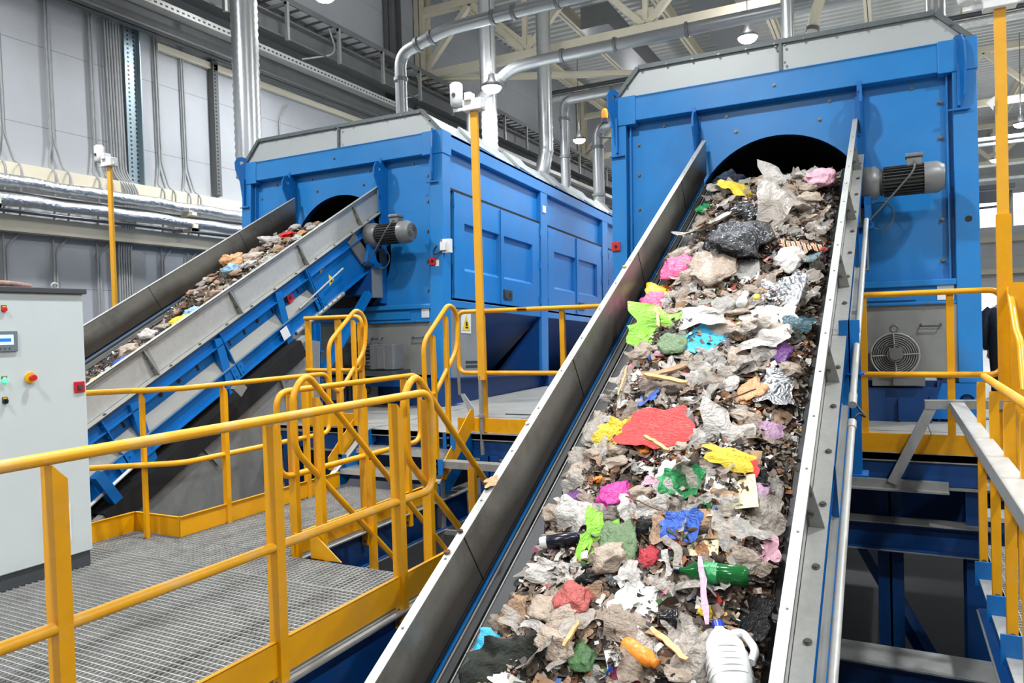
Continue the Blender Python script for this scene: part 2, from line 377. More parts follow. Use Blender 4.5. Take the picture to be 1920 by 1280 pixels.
TR = MB().box((WX+.02, 10.15, 7.2), (WX+.1, 10.32, 9.8)).box((WX+.1, 10.15, 7.2), (WX+.16, 10.17, 9.8))
mb = MB(); z = 7.2
while z < 9.8: mb.box((WX+.1, 10.2, z), (WX+.105, 10.26, z+.03)); z += .07
TR.join(mb).build('tray', [BEAMD, BLACKP], r)
tag(MB().tube(fil([(WX+.06, 12.0, 7.6), (WX+.06, 11.95, 9.1), (WX+.06, 12.2, 9.45)], .15), .02, 8).build('conduit_pair', WALLC), 'single grey conduit on the white wall right of the big duct', 'conduit')
tag(MB().box((WX, 8.0, 4.4), (WX+.06, 8.62, 6.0)).build('cable_tray_lower', GALV), 'galvanised tray covering cables low on the left wall', 'cable tray')
# round ducts
def duct(name, pts, r_, label, cat='duct', m=TUBE, rib=0, collars=(), g=None):
    rt = thing(name, label, cat, pts[0], group=g); o = V(pts[0]); P = [V(p)-o for p in pts]
    if rib:
        q = []; rs = []
        for a, b in zip(P[:-1], P[1:]):
            L_ = (b-a).length; k_ = max(2, int(L_/rib))
            for i in range(k_): q.append(a+(b-a)*i/k_); rs.append(r_*(1.0 if i % 2 else 1.07))
        q.append(P[-1]); rs.append(r_)
        MB().tube(q, rs, 24).build('duct_body', m, rt)
    else: MB().tube(P, r_, 20).build('duct_body', m, rt)
    for i, t in collars:
        a, b = P[i], P[i+1]; c = a+(b-a)*t; d = (b-a).normalized()*.03
        MB().tube([c-d, c+d], r_*1.22, 20).build('collar', BEAMD, rt)
    return rt
FLEX = mat('spiral_duct', (196, 199, 201), .3, .8, .05, 4)
duct('spiral_duct', [(-9.07, 8.7, 7.0), (-9.07, 8.7, 14.2)], .2, 'big ribbed spiral duct rising left of the left blue machine', m=FLEX, rib=.06)
def ray0(x, y): return (_F*F_PX + _R*(x-960) - _U*(y-640))
def pY(x, y, Y): d = ray0(x, y); return CAM + d*(Y/d.y)
def run(Y, pts, zb, xe, r=.25):
    P = [pY(x, y, Y) for x, y in pts]; P[0].z = zb; P[0].x = P[1].x
    return fil(P+[V((xe, Y, P[-1].z))], r)
duct('suction_duct', run(10.98, [(750, 215), (750, 102), (835, 56), (900, 38)], 7.2, 4.0), .105, 'grey suction duct rising from the left machine roof and bending right', collars=((0, .9), (7, .3), (7, .9), (21, .0), (21, .04), (21, .12)))
duct('suction_duct', run(14.0, [(884, 260), (884, 205), (958, 128), (1010, 114)], 7.0, 8.0), .12, 'long grey suction duct running right above both machines', collars=((7, .9), (21, .02), (21, .1), (21, .2), (21, .45)))
duct('suction_duct', run(15.8, [(1060, 350), (1057, 188), (1120, 176)], 6.8, -.5), .11, 'grey suction duct with a right angle bend behind the left machine', collars=((0, .6), (0, .93), (14, .02), (14, .1)))
duct('suction_duct', run(16.15, [(1122, 380), (1120, 238), (1160, 228)], 6.6, -1.5), .13, 'short grey duct bending in behind the amber beacon', collars=((0, .4), (0, .9)))
duct('flexible_duct', [(-7.75, 14.1, 7.2), (-7.62, 14.15, 7.9), (-7.62, 14.15, 8.4), (-7.62, 14.15, 13.9)], .17, 'shiny foil duct behind the yellow mast standing on left machine', m=FLEX, rib=.07)
duct('flexible_duct', [(-7.85, 16.35, 7.2), (-7.45, 16.5, 8.3), (-7.37, 16.57, 8.8), (-7.37, 16.57, 13.9)], .17, 'shiny foil duct with an angled foot at the far end of left machine', m=FLEX, rib=.07)
def px(x, y, dep): return CAM + (_F*F_PX + _R*(x-960) - _U*(y-640))*(dep/F_PX)
duct('vent_pipe', [px(887, 262, 13), px(887, 200, 13)], .06, 'thin white vent pipe behind the sensor of the middle mast', 'pipe', WHITEP)
duct('vent_pipe', [px(1478, 95, 12), px(1474, -60, 12)], .1, 'bright steel vent pipe above the right machine hood', 'pipe', FLEX)
duct('vent_pipe', [px(1517, 90, 12.5), px(1530, 20, 12.5), px(1560, -60, 12.5)], .09, 'tan plastic vent pipe leaning above the right machine hood', 'pipe', CREAM, collars=((0, .5),))
duct('vent_pipe', [px(1755, 60, 13), px(1752, -60, 13)], .16, 'wide steel duct above the right end of the right machine hood', 'duct', FLEX)
tag(MB().tube([(-9.0, 20.0, 11.3), (12, 20.0, 11.3)], .06, 8).build('pipe_run', DGREY), 'dark thin pipe run hanging above the right machine', 'pipe')
tag(MB().tube([(-9.0, 20.0, 11.12), (12, 20.0, 11.12)], .09, 10).build('foil_pipe_run', ALU), 'foil wrapped thin pipe hanging below the dark one', 'pipe')
tag(MB().box((-4.4, 17.8, 12.6), (-3.6, 45, 13.2)).build('rectangular_duct', TUBE), 'rectangular grey ventilation duct under the roof near the middle', 'duct')
tag(MB().box((-7.4, 19.2, 12.6), (-6.6, 45, 13.2)).build('rectangular_duct', TUBE), 'rectangular grey ventilation duct under the roof nearer the left wall', 'duct')
# high bay lamps on a regular grid
EMIT = mat('lamp_lens', (255, 255, 255), .4, emit=(250, 252, 255), estr=60)
first = None
for ix, x in enumerate((-8.95, -2.6, 3.9, 10.4)):
    for y in (-7.9, -1.75, 4.4, 10.5, 16.65, 22.8, 28.95, 35.1):
        if y < -5 and ix == 3: continue
        if first is None:
            r = thing('high_bay_lamp', 'round white high bay lamp hanging from the roof, switched on', 'lamp', (x, y, 10.5), group='high bay lamps')
            MB().tube([(0, 0, .06), (0, 0, .12), (0, 0, .2), (0, 0, .34)], [.22, .2, .09, .06], 20).build('housing', DGREY, r)
            MB().tube([(0, 0, .062), (0, 0, .03), (0, 0, -.02), (0, 0, -.05), (0, 0, -.06)], [.2, .19, .14, .06, .01], 20).build('lens', EMIT, r)
            MB().cyl((0, 0, .3), (0, 0, 3.0), .012, 6).build('suspension_rod', BEAMD, r); first = r
        else:
            r = copy_tree(first); r.location = (x, y, 10.5)
            if ix == 0 and abs(y-16.65) < .1: r.location = pY(922, 170, 13.6)
        ld = bpy.data.lights.new('lamp_light', 'AREA'); ld.shape = 'DISK'; ld.size = .4; ld.energy = LAMP_W; ld.color = (.96, .98, 1.0); ld.spread = radians(150)
        lo = bpy.data.objects.new('lamp_light', ld); C.objects.link(lo); lo.parent = r; lo.location = (0, 0, -.08)
        ld = bpy.data.lights.new('ceiling_fill_light', 'POINT'); ld.shadow_soft_size = .12; ld.energy = LAMP_W*.22; ld.color = (.98, .98, 1.0)  # added fill light above each housing, only to brighten the ceiling
        lo = bpy.data.objects.new('ceiling_fill_light', ld); C.objects.link(lo); lo.parent = r; lo.location = (0, 0, .5)
# distant clutter seen right of the right machine
for k, (z, m_, lb) in enumerate(((8.15, CREAM, 'upper'), (6.5, CREAM, 'lower'))):
    tag(MB().box((1.0, BY-.5, z), (16, BY-.3, z+.25)).build('back_girt', m_), 'pale horizontal girt on the back wall, %s one' % lb, 'girt')
for k, (y, z) in enumerate(((24, 9.2), (30, 10.2), (34, 9.6), (38, 10.8))):
    tag(MB().box((1.5, y, z), (15, y+.12, z+.09)).build('light_track', mat('pale_track', (215, 222, 224), .4)), 'thin pale cable track hanging across the right hall, %s' % ('nearest of four', 'second nearest of four', 'third nearest of four', 'farthest of four')[k], 'track')
w = bpy.data.worlds.new('daylight'); S.world = w; w.use_nodes = True
bg = w.node_tree.nodes['Background']; bg.inputs[0].default_value = (.80, .87, 1.0, 1); bg.inputs[1].default_value = WORLD
# ================================================================ measuring helpers (a pixel's ray meets a plane of the place)
def ray(x, y): return (_F*F_PX + _R*(x-960) - _U*(y-640))
def onX(x, y, X): d = ray(x, y); return CAM + d*(X/d.x)
def onY(x, y, Y): d = ray(x, y); return CAM + d*(Y/d.y)
def onZ(x, y, Z): d = ray(x, y); return CAM + d*((Z-4.5)/d.z)

# ================================================================ drum screen housings
W_, H_, L_ = 3.64, 3.65, 9.3
def leaf(mb, x, y0, y1, z0, z1, ry0, ry1, rz0, rz1, dep=.05):
    """door leaf in the plane x with a pressed recess"""
    mb.box((x-.03, y0, z0), (x, y0, z0)) if 0 else None
    O = [(x, y0, z0), (x, y1, z0), (x, y1, z1), (x, y0, z1)]
    A = [(x, ry0, rz0), (x, ry1, rz0), (x, ry1, rz1), (x, ry0, rz1)]
    b = .045
    B = [(x-dep, ry0+.01, rz0+b), (x-dep, ry1-.01, rz0+b), (x-dep, ry1-.01, rz1-.01), (x-dep, ry0+.01, rz1-.01)]
    Q = [(x-.06, p[1], p[2]) for p in O]
    vs = O+A+B+Q; fs = [(8, 9, 10, 11)]
    for i in range(4):
        j = (i+1) % 4; fs += [(i, j, 4+j, 4+i), (4+i, 4+j, 8+j, 8+i), (12+i, 12+j, j, i)]
    mb.add(vs, fs)
def machine(label, loc):
    M0 = Matrix.Translation(loc) @ Matrix.Rotation(-TILT, 4, 'X')
    r = thing('drum_screen', label, 'recycling machine', M=M0)
    mb = MB()
    mb.box((0, 0, .36), (.18, .18, H_)).box((W_-.2, 0, .36), (W_, .2, H_))
    mb.box((.18, -.0, 3.36), (W_-.2, .12, H_)).box((0, L_-.2, .36), (.2, L_, H_)).box((W_-.2, L_-.2, .36), (W_, L_, H_))
    mb.box((W_-.19, .2, 3.44), (W_, L_-.2, H_)).box((0, .18, 3.44), (.19, L_-.2, H_))
    for a, b in ((3.09, 3.36), (6.1, 6.42)): mb.box((W_-.19, a, .36), (W_-.005, b, 3.44))
    mb.box((W_-.19, .2, 1.32), (W_-.02, L_-.2, 1.42))
    mb.box((.18, .0, 1.30), (W_-.2, .12, 1.36)).box((.18, .01, 1.12), (W_-.2, .1, 1.15))
    mb.box((0, 0, 3.6), (W_, L_, H_-.002)) 
    # thickened corner sleeves
    mb.box((-.012, -.012, 3.32), (.3, .19, H_+.005)).box((W_-.32, -.012, 3.34), (W_+.012, .21, H_+.005))
    mb.build('frame', BLUE, r, .008)
    mb = MB().ringplate([(.18, 1.34), (W_-.2, 1.34), (W_-.2, 3.38), (.18, 3.38)], (1.82, 2.1), .9, (0, .02, 0), 64, Matrix.Translation((0, .12, 0)))
    mb.ringplate([(.0, 1.0), (3.6, 1.0), (3.6, 3.3), (0, 3.3)], (1.82, 2.1), .9, (0, .0, 0), 64, Matrix.Translation((0, .1, 0))) if 0 else None
    for x in (.22, W_-.24): mb.box((x-.012, .06, 1.36), (x+.004, .12, 3.36))
    mb.build('front_panel', BLUE, r)
    mb = MB()
    rings = []
    for y, q in ((.12, .9), (.2, .9)):
        rings.append([V((1.82+q*cos(2*pi*k/64), y, 2.1+q*sin(2*pi*k/64))) for k in range(64)])
    mb.loft(list(reversed(rings)), True, False).build('inlet_ring', BLUED, r)
    mb = MB(); rings = []
    for y in (.18, 1.5, 4.0): rings.append([V((1.82+.93*cos(2*pi*k/48), y, 2.1+.93*sin(2*pi*k/48))) for k in range(48)])
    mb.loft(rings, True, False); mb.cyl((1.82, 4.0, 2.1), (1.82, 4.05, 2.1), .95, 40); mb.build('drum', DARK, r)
    MB().box((.18, .04, 1.15), (W_-.2, .07, 1.30)).box((.8, .02, 1.17), (3.1, .045, 1.27)).build('lower_front_panel', BLUE, r)
    GP = MB().box((.18, .05, .42), (W_-.2, .09, 1.12)).box((W_-.23, .02, .42), (W_-.2, .06, 1.12)).build('service_panel', GREYP, r)
    for x in (.72, 1.4, 2.54, 3.22):
        m_ = MB().tube(fil([(x-.085, .05, .93), (x-.085, .0, .91), (x+.085, .0, .91), (x+.085, .05, .93)], .02), .008, 8); m_.build('handle', DGREY, GP)
    # base frame
    mb = MB().chan((.0, .06, .2), (W_, .06, .2), .1, .36, .02, -1)
    mb.chan((W_-.06, .15, .19), (W_-.06, L_, .19), .13, .38, .018, 1).chan((.06, .15, .19), (.06, L_, .19), .13, .38, .018, -1)
    mb.tube([(W_-.12, .12, .0), (W_-.12, .12, .36)], .14, 24).tube([(.12, .12, .0), (.12, .12, .36)], .14, 24)
    for y in (3.2, 6.25): mb.prism([(W_-.055, y-.3, .03), (W_-.055, y-.02, .03), (W_-.055, y-.02, .3)], (.012, 0, 0)).box((W_-.05, y, .02), (W_+.06, y+.2, .36))
    for x in (.9, 1.9, 2.7, 3.1): mb.prism([(x, .06, .0), (x+.16, .06, .0), (x+.16, .06, .3)], (0, -.015, 0)).box((x+.16, -.05, 0), (x+.18, .06, .38))
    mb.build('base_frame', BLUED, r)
    tag(MB().box((W_-.3, .16, -.04), (W_+.05, L_, .0)).box((0, -.1, -.045), (W_, .3, -.002)).build('base_pad', RUB, r))
    # lifting lugs
    LUGO = [(-.14, .10), (-.1, .17), (-.03, .19), (.04, .17), (.08, .1), (.1, -.1), (.07, -.42), (.02, -.5), (-.03, -.42), (-.06, -.2), (-.13, -.02)]
    for x, zt, ang in ((.08, 3.55, 62), (W_-.15, 3.5, -62)):
        mm = Matrix.Translation((x, -.03, zt)) @ Matrix.Rotation(radians(ang), 4, 'Z')
        mb = MB().ringplate(LUGO, (-.03, .09), .034, (0, .02, 0), 20, mm)
        mb.box((x-.09, -.035, 2.96), (x+.09, -.012, 2.975)).box((x-.012, -.05, 3.0), (x+.012, 0, 3.4))
        mb.build('lifting_lug', BLUE2, r)
    for x in (.97, 2.63):
        mb = MB().box((x-.02, -.01, 1.4), (x+.02, .12, 3.4)).box((x-.045, .1, 2.2), (x+.045, .12, 3.35))
        mm = Matrix.Translation((x+.03, -.07, 3.2)) @ Matrix.Rotation(radians(90), 4, 'Z')
        mb.ringplate([(-.1, .04), (-.06, .11), (.0, .13), (.06, .11), (.08, .04), (.12, -.3), (.06, -.36), (-.02, -.2), (-.1, -.06)], (0, .04), .036, (0, .022, 0), 20, mm)
        for z in (1.6, 2.1, 2.85, 3.3): bolt(mb, (x, -.012, z), (0, -1, 0), .012, .015)
        mb.build('lifting_rib', BLUE2, r)
    BP = [((x, -.002, 3.5) if x == 1.82 else (x, .12, 3.28), (0, -1, 0), .013, .016) for x in (.6, 1.3, 1.82, 2.35, 3.1)]
    for z in (1.55, 1.95, 2.35, 2.75, 3.1): BP += [((.3, .12, z), (0, -1, 0), .013, .018), ((W_-.3, .12, z), (0, -1, 0), .015, .03)]
    BP += [((x, .12, 3.1), (0, -1, 0), .014, .02) for x in (1.4, 2.25)]
    for x in (.5, 1.0, 2.5, 3.0): BP += [((x, .04, 1.33), (0, -1, 0), .011, .02), ((x+.2, .02, 1.13), (0, -1, 0), .011, .02)]
    bolt_parts(BP, r)
    # right side: panels, doors, hopper
    mb = MB()
    for y0, y1 in ((.2, 3.09), (3.36, 6.1), (6.42, L_-.2)):
        mb.box((W_-.14, y0, 2.93), (W_-.09, y1, 3.44))
        MB().box((W_-.1, y0, 2.895), (W_-.03, y1, 2.93)).box((W_-.08, y0, 1.43), (W_-.05, y0+.1, 2.9)).build('door_gap_shade', DARK, r)  # dark strips painted in for the shadow line around the doors
    mb.build('upper_side_panel', BLUE, r)
    mb = MB().box((.02, .2, .36), (.06, L_-.2, 3.5)).box((.05, L_-.06, .36), (W_-.05, L_-.02, 3.5)).build('far_side_panel', BLUE, r)
    for y0, y1 in ((.32, 3.05), (3.4, 6.06), (6.46, 9.0)):
        ym = (y0+y1)/2-.03; q = y1-y0; s = q/2.73
        mb = MB(); leaf(mb, W_-.02, y0, ym-.008, 1.45, 2.89, y0+.27*s, ym-.04, 1.84, 2.5)
        for z in (1.6, 2.2, 2.75): mb.cyl((W_-.01, y0-.015, z-.06), (W_-.01, y0-.015, z+.06), .014, 10)
        mb.build('door', BLUE, r)
        mb = MB(); leaf(mb, W_-.02, ym+.008, y1, 1.45, 2.89, ym+.11, y1-.27*s, 1.84, 2.5)
        for z in (1.6, 2.2, 2.75): mb.cyl((W_-.01, y1+.015, z-.06), (W_-.01, y1+.015, z+.06), .014, 10)
        mb.box((W_-.02, ym-.02, 1.47), (W_-.0, ym+.02, 2.87))
        d = mb.build('door', BLUE, r)
        MB().box((W_-.022, ym+.08, 1.53), (W_-.01, ym+.37, 1.68)).box((W_-.012, ym+.1, 1.55), (W_+.005, ym+.2, 1.66)).box((W_-.012, ym+.28, 1.57), (W_+.012, ym+.31, 1.64)).build('latch', MOTORD, d)
    mb = MB()
    for y0, y1 in ((1.0, 3.09), (3.36, 6.1), (6.42, 9.0)):
        mb.add([(W_-.05, y0, 1.32), (W_-.05, y1, 1.32), (W_-1.0, y1-.1, .36), (W_-1.0, y0+.1, .36)], [(0, 1, 2, 3)])
        mb.add([(W_-.05, y1-.02, 1.32), (W_-.05, y1-.02, .36), (W_-.5, y1-.75, .36)], [(0, 1, 2), (2, 1, 0)])
    mb.build('hopper', BLUED, r)
    gp = MB().box((W_-.1, .2, .38), (W_-.03, 1.02, 1.31))
    mb = MB()
    for j in range(2):
        for i in range(14): mb.box((W_-.032, .62+.024*i, .5+.06*j), (W_-.027, .634+.024*i, .54+.06*j))
    gp.join(mb).build('side_service_panel', [GREYP, BLACKP], r)
    # warning sign on the side panel
    sg = MB().box((W_-.03, .5, .98), (W_-.024, .76, 1.26)).build('warning_sign', WHITEP, r)
    MB().prism([(W_-.022, .52, 1.02), (W_-.022, .74, 1.02), (W_-.022, .63, 1.24)], (.002, 0, 0)).build('triangle', mat('sign_yellow', (240, 200, 20), .4), sg)
    MB().box((W_-.02, .6, 1.05), (W_-.018, .68, 1.07)).prism([(W_-.02, .61, 1.08), (W_-.02, .66, 1.08), (W_-.02, .66, 1.13), (W_-.02, .62, 1.15)], (.002, 0, 0)).build('pictogram', BLACKP, sg)
    # hood
    P = [(.05, 3.65), (.33, 3.97), (3.31, 3.95), (3.6, 3.65)]
    MB().prism([(x, .03, z) for x, z in P], (0, L_-.1, 0)).build('hood', HOODM, r)
    mb = MB()
    for a, b in zip(P[:-1], P[1:]): mb.beam((a[0], .015, a[1]), (b[0], .015, b[1]), .05, .035, (0, 1, 0))
    mb.build('hood_trim', TRIMM, r)
    BP = [((.38+i*.29, -.012, 3.945-.002*i), (0, -1, 0), .009, .014) for i in range(11)]
    BP += [((x, -.012, z), (0, -1, 0), .009, .014) for x, z in ((.2, 3.79), (3.44, 3.8), (1.93, 3.9), (1.93, 3.72), (1.84, 3.9))]
    bolt_parts(BP, r)
    MB().box((1.87, .0, 3.65), (1.9, .032, 3.96)).build('hood_strap', TRIMM, r)
    for i in range(6):
        y = .9+i*1.4
        m_ = MB().prism([(3.2, y, 3.98), (3.62, y, 3.66), (3.62, y, 3.69), (3.22, y, 4.01)], (0, .03, 0)).prism([(3.3, y+.03, 3.965), (3.6, y+.03, 3.66), (3.55, y+.7, 3.66), (3.35, y+.55, 3.93)], (.03, 0, .03))
        for q in (.1, .22, .34): bolt(m_, (3.34+.04*q*5, y+.1+q, 3.96-.045*q*5), (.7, 0, .7), .01, .012)
        m_.build('hood_flange', HOODM, r)
    return r, M0
mL, ML = machine('left blue drum screen housing with panelled doors along its side', (-8.833, 8.149, 3.48))
mR = copy_tree(mL); mR['label'] = 'right blue drum screen housing, larger in view, fed by the near conveyor'
mR.matrix_world = Matrix.Translation((-2.86, 8.149, 3.48)) @ Matrix.Rotation(-TILT, 4, 'X')
MR = mR.matrix_world.copy()
def sign(par, a, b, m, name='label_plate', lab=None): return MB().box(a, b).build(name, m, par, label=lab)
for par, x in ((mL, 3.49), (mR, .05)):
    s_ = MB().box((x-.05, -.02, 1.87), (x+.05, .0, 1.97)).build('call_point', REDP, par); MB().cyl((x, -.02, 1.92), (x, -.035, 1.92), .016, 12).build('button', BLACKP, s_)
sign(mL, (3.28, .03, 1.18), (3.4, .038, 1.34), WHITEP); sign(mR, (3.28, .03, 1.16), (3.42, .038, 1.33), WHITEP)
b_ = MB().box((3.6, .0, 2.02), (3.75, .06, 2.2)).box((3.62, -.04, 2.05), (3.7, .02, 2.16)).build('interlock_switch', WHITEP, mL)
MB().tube(fil([(3.62, -.02, 2.04), (3.55, -.05, 1.98), (3.5, -.03, 2.05), (3.55, -.0, 2.12)], .05), .008, 6).build('cable', BLACKP, b_)
sign(mL, (3.44, 3.15, 3.1), (3.65, 3.27, 3.22), WHITEP); sign(mL, (3.52, -.004, 1.85), (3.58, .0, 1.93), WHITEP)
MB().cyl((3.55, -.004, 1.92), (3.55, .004, 1.92), .03, 16).build('plug_hole', BLACKP, mR)
LM = Matrix.Translation((1.9, -.1, .12)) @ Matrix.Rotation(radians(90), 4, 'X')
for i, (ch, xx) in enumerate((('M', 1.62), ('T', 2.02), ('+', 2.25), ('O', 2.42))):
    text(ch, .17, Matrix.Translation((xx, -.04, .2)) @ Matrix.Rotation(radians(90), 4, 'X'), BLACKP, 'letter', mL)
sign(mL, (1.45, -.03, .06), (2.6, -.02, .36), GREYP, 'nameplate')
# junk camera arm on right column
MB().box((3.64, .2, 2.22), (3.95, .26, 2.26)).tube([(3.66, .25, 2.05), (3.9, .25, 2.06), (3.92, .25, 2.2)], .012, 6).box((3.66, .2, 2.1), (3.82, .28, 2.2)).build('floodlight', DGREY, mR)
# base end brackets seen under the right machine
MB().ringplate([(3.18, .02), (3.64, .02), (3.64, .36), (3.3, .36)], (3.5, .2), .06, (0, .03, 0), 24, Matrix.Translation((0, -.06, 0))).build('foot_bracket', BLUE2, mR)
bk = thing('beacon_lamp', 'amber beacon lamp beside the left column of the right machine', 'lamp', px(1134, 222, 10.3))
MB().cyl((0, 0, -.06), (0, 0, 0), .05, 16).build('base', DGREY, bk)
MB().tube([(0, 0, 0), (0, 0, .07), (0, 0, .12), (0, 0, .14)], [.042, .044, .036, .01], 16).build('lens', mat('amber_lens', (250, 140, 40), .15, emit=(255, 130, 30), estr=.7), bk)
MB().tube(fil([(0, 0, -.05), (-.1, 0, -.1), (-.1, 0, -.25), (.1, 0, -.28)], .06), .012, 8).build('cable', CABLE, bk)

# electric fan motors under the front panels
def ring(mb, c, r, axis, t, n=28):
    a = V(axis).normalized(); u = a.orthogonal().normalized(); w = a.cross(u); c = V(c)
    mb.tube([c+(u*cos(2*pi*k/n)+w*sin(2*pi*k/n))*r for k in range(n)], t, 6, closed=True)
fm = thing('drum_drive_motor', 'large motor with round fan guard in front of the right machine', 'motor', onY(1678, 665, 7.95))
q = MB().tube([(0, .2, 0), (0, .05, 0), (0, .03, 0)], [.2, .2, .19], 32).build('fan_shroud', MOTORD, fm)
mb = MB()
for k in range(9): ring(mb, (0, 0, 0), .05+.019*k, (0, 1, 0), .0028)
ring(mb, (0, 0, 0), .208, (0, 1, 0), .006)
for a in range(4): mb.tube([(0, -.01, 0), (.205*cos(a*pi/2+.05), -.01, .205*sin(a*pi/2+.05))], .006, 6)
mb.build('fan_guard', GALVL, fm)
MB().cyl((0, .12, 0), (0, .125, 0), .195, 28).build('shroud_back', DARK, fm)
MB().box((-.05, -.08, -.03), (.06, -.02, .07)).cyl((0, .0, 0), (0, -.07, 0), .07, 16).cyl((0, -.07, 0), (0, -.09, 0), .045, 16).build('hub_motor', MOTOR, fm)
mb = MB()
for k in range(7):
    a = k*2*pi/7; mb.add([(.05*cos(a), .05, .05*sin(a)), (.18*cos(a), .04, .18*sin(a)), (.18*cos(a+.55), .07, .18*sin(a+.55)), (.05*cos(a+.7), .07, .05*sin(a+.7))], [(0, 1, 2, 3)])
mb.build('fan_blades', MOTORD, fm)
mb = MB(); ring(mb, (0, .1, .25), .032, (0, 1, 0), .012); mb.build('lifting_eye', MOTOR, fm)
MB().tube(fil([(-.2, -.02, .02), (-.08, -.05, .1), (.07, -.05, .1), (.06, -.05, .0)], .05), .007, 6).build('cable', CABLE, fm)
MB().box((-.2, .02, -.3), (.25, .2, -.2)).box((-.02, -.02, -.29), (.22, .02, -.23)).build('foot', MOTOR, fm)
MB().chan((-.32, .05, -.38), (.35, .05, -.38), .1, .12, .012, -1).box((-.3, .04, -.66), (.3, .06, -.42)).box((.28, .0, -.66), (.3, .1, -.4)).box((.02, .0, -.66), (.035, .05, -.42)).build('motor_console', BLUED, fm)
fm = thing('drum_drive_motor', 'finned drive motor behind the yellow rails at the left machine', 'motor', onY(700, 668, 7.9))
mb = MB().tube([(-.2, 0, 0), (-.2, 0, 0), (.17, 0, 0)], [.12, .15, .15], 24)
for k in range(20):
    a = 2*pi*k/20; mb.beam((-.19, .165*cos(a), .165*sin(a)), (.05, .165*cos(a), .165*sin(a)), .006, .04, (0, cos(a), sin(a)))
mb.build('finned_body', MOTOR, fm)
MB().tube([(-.42, 0, 0), (-.4, 0, 0), (-.2, 0, 0)], [.12, .19, .195], 28).build('fan_cover', MOTORD, fm)
MB().box((.05, -.14, -.17), (.42, .1, .16)).box((.17, -.16, -.16), (.3, -.14, .13)).build('gearbox', MOTOR, fm, .02)
mb = MB()
for x in (-.1, .12): ring(mb, (x, 0, .2), .03, (1, 0, 0), .01)
mb.build('lifting_eye', MOTOR, fm)
MB().box((-.2, -.2, -.25), (.45, .2, -.18)).build('foot', DGREY, fm)
MB().chan((-.45, -.1, -.33), (.55, -.1, -.33), .12, .12, .012, -1).box((-.4, 0, -.68), (-.36, .1, -.3)).box((.4, 0, -.68), (.44, .1, -.3)).build('motor_console', BLUED, fm)

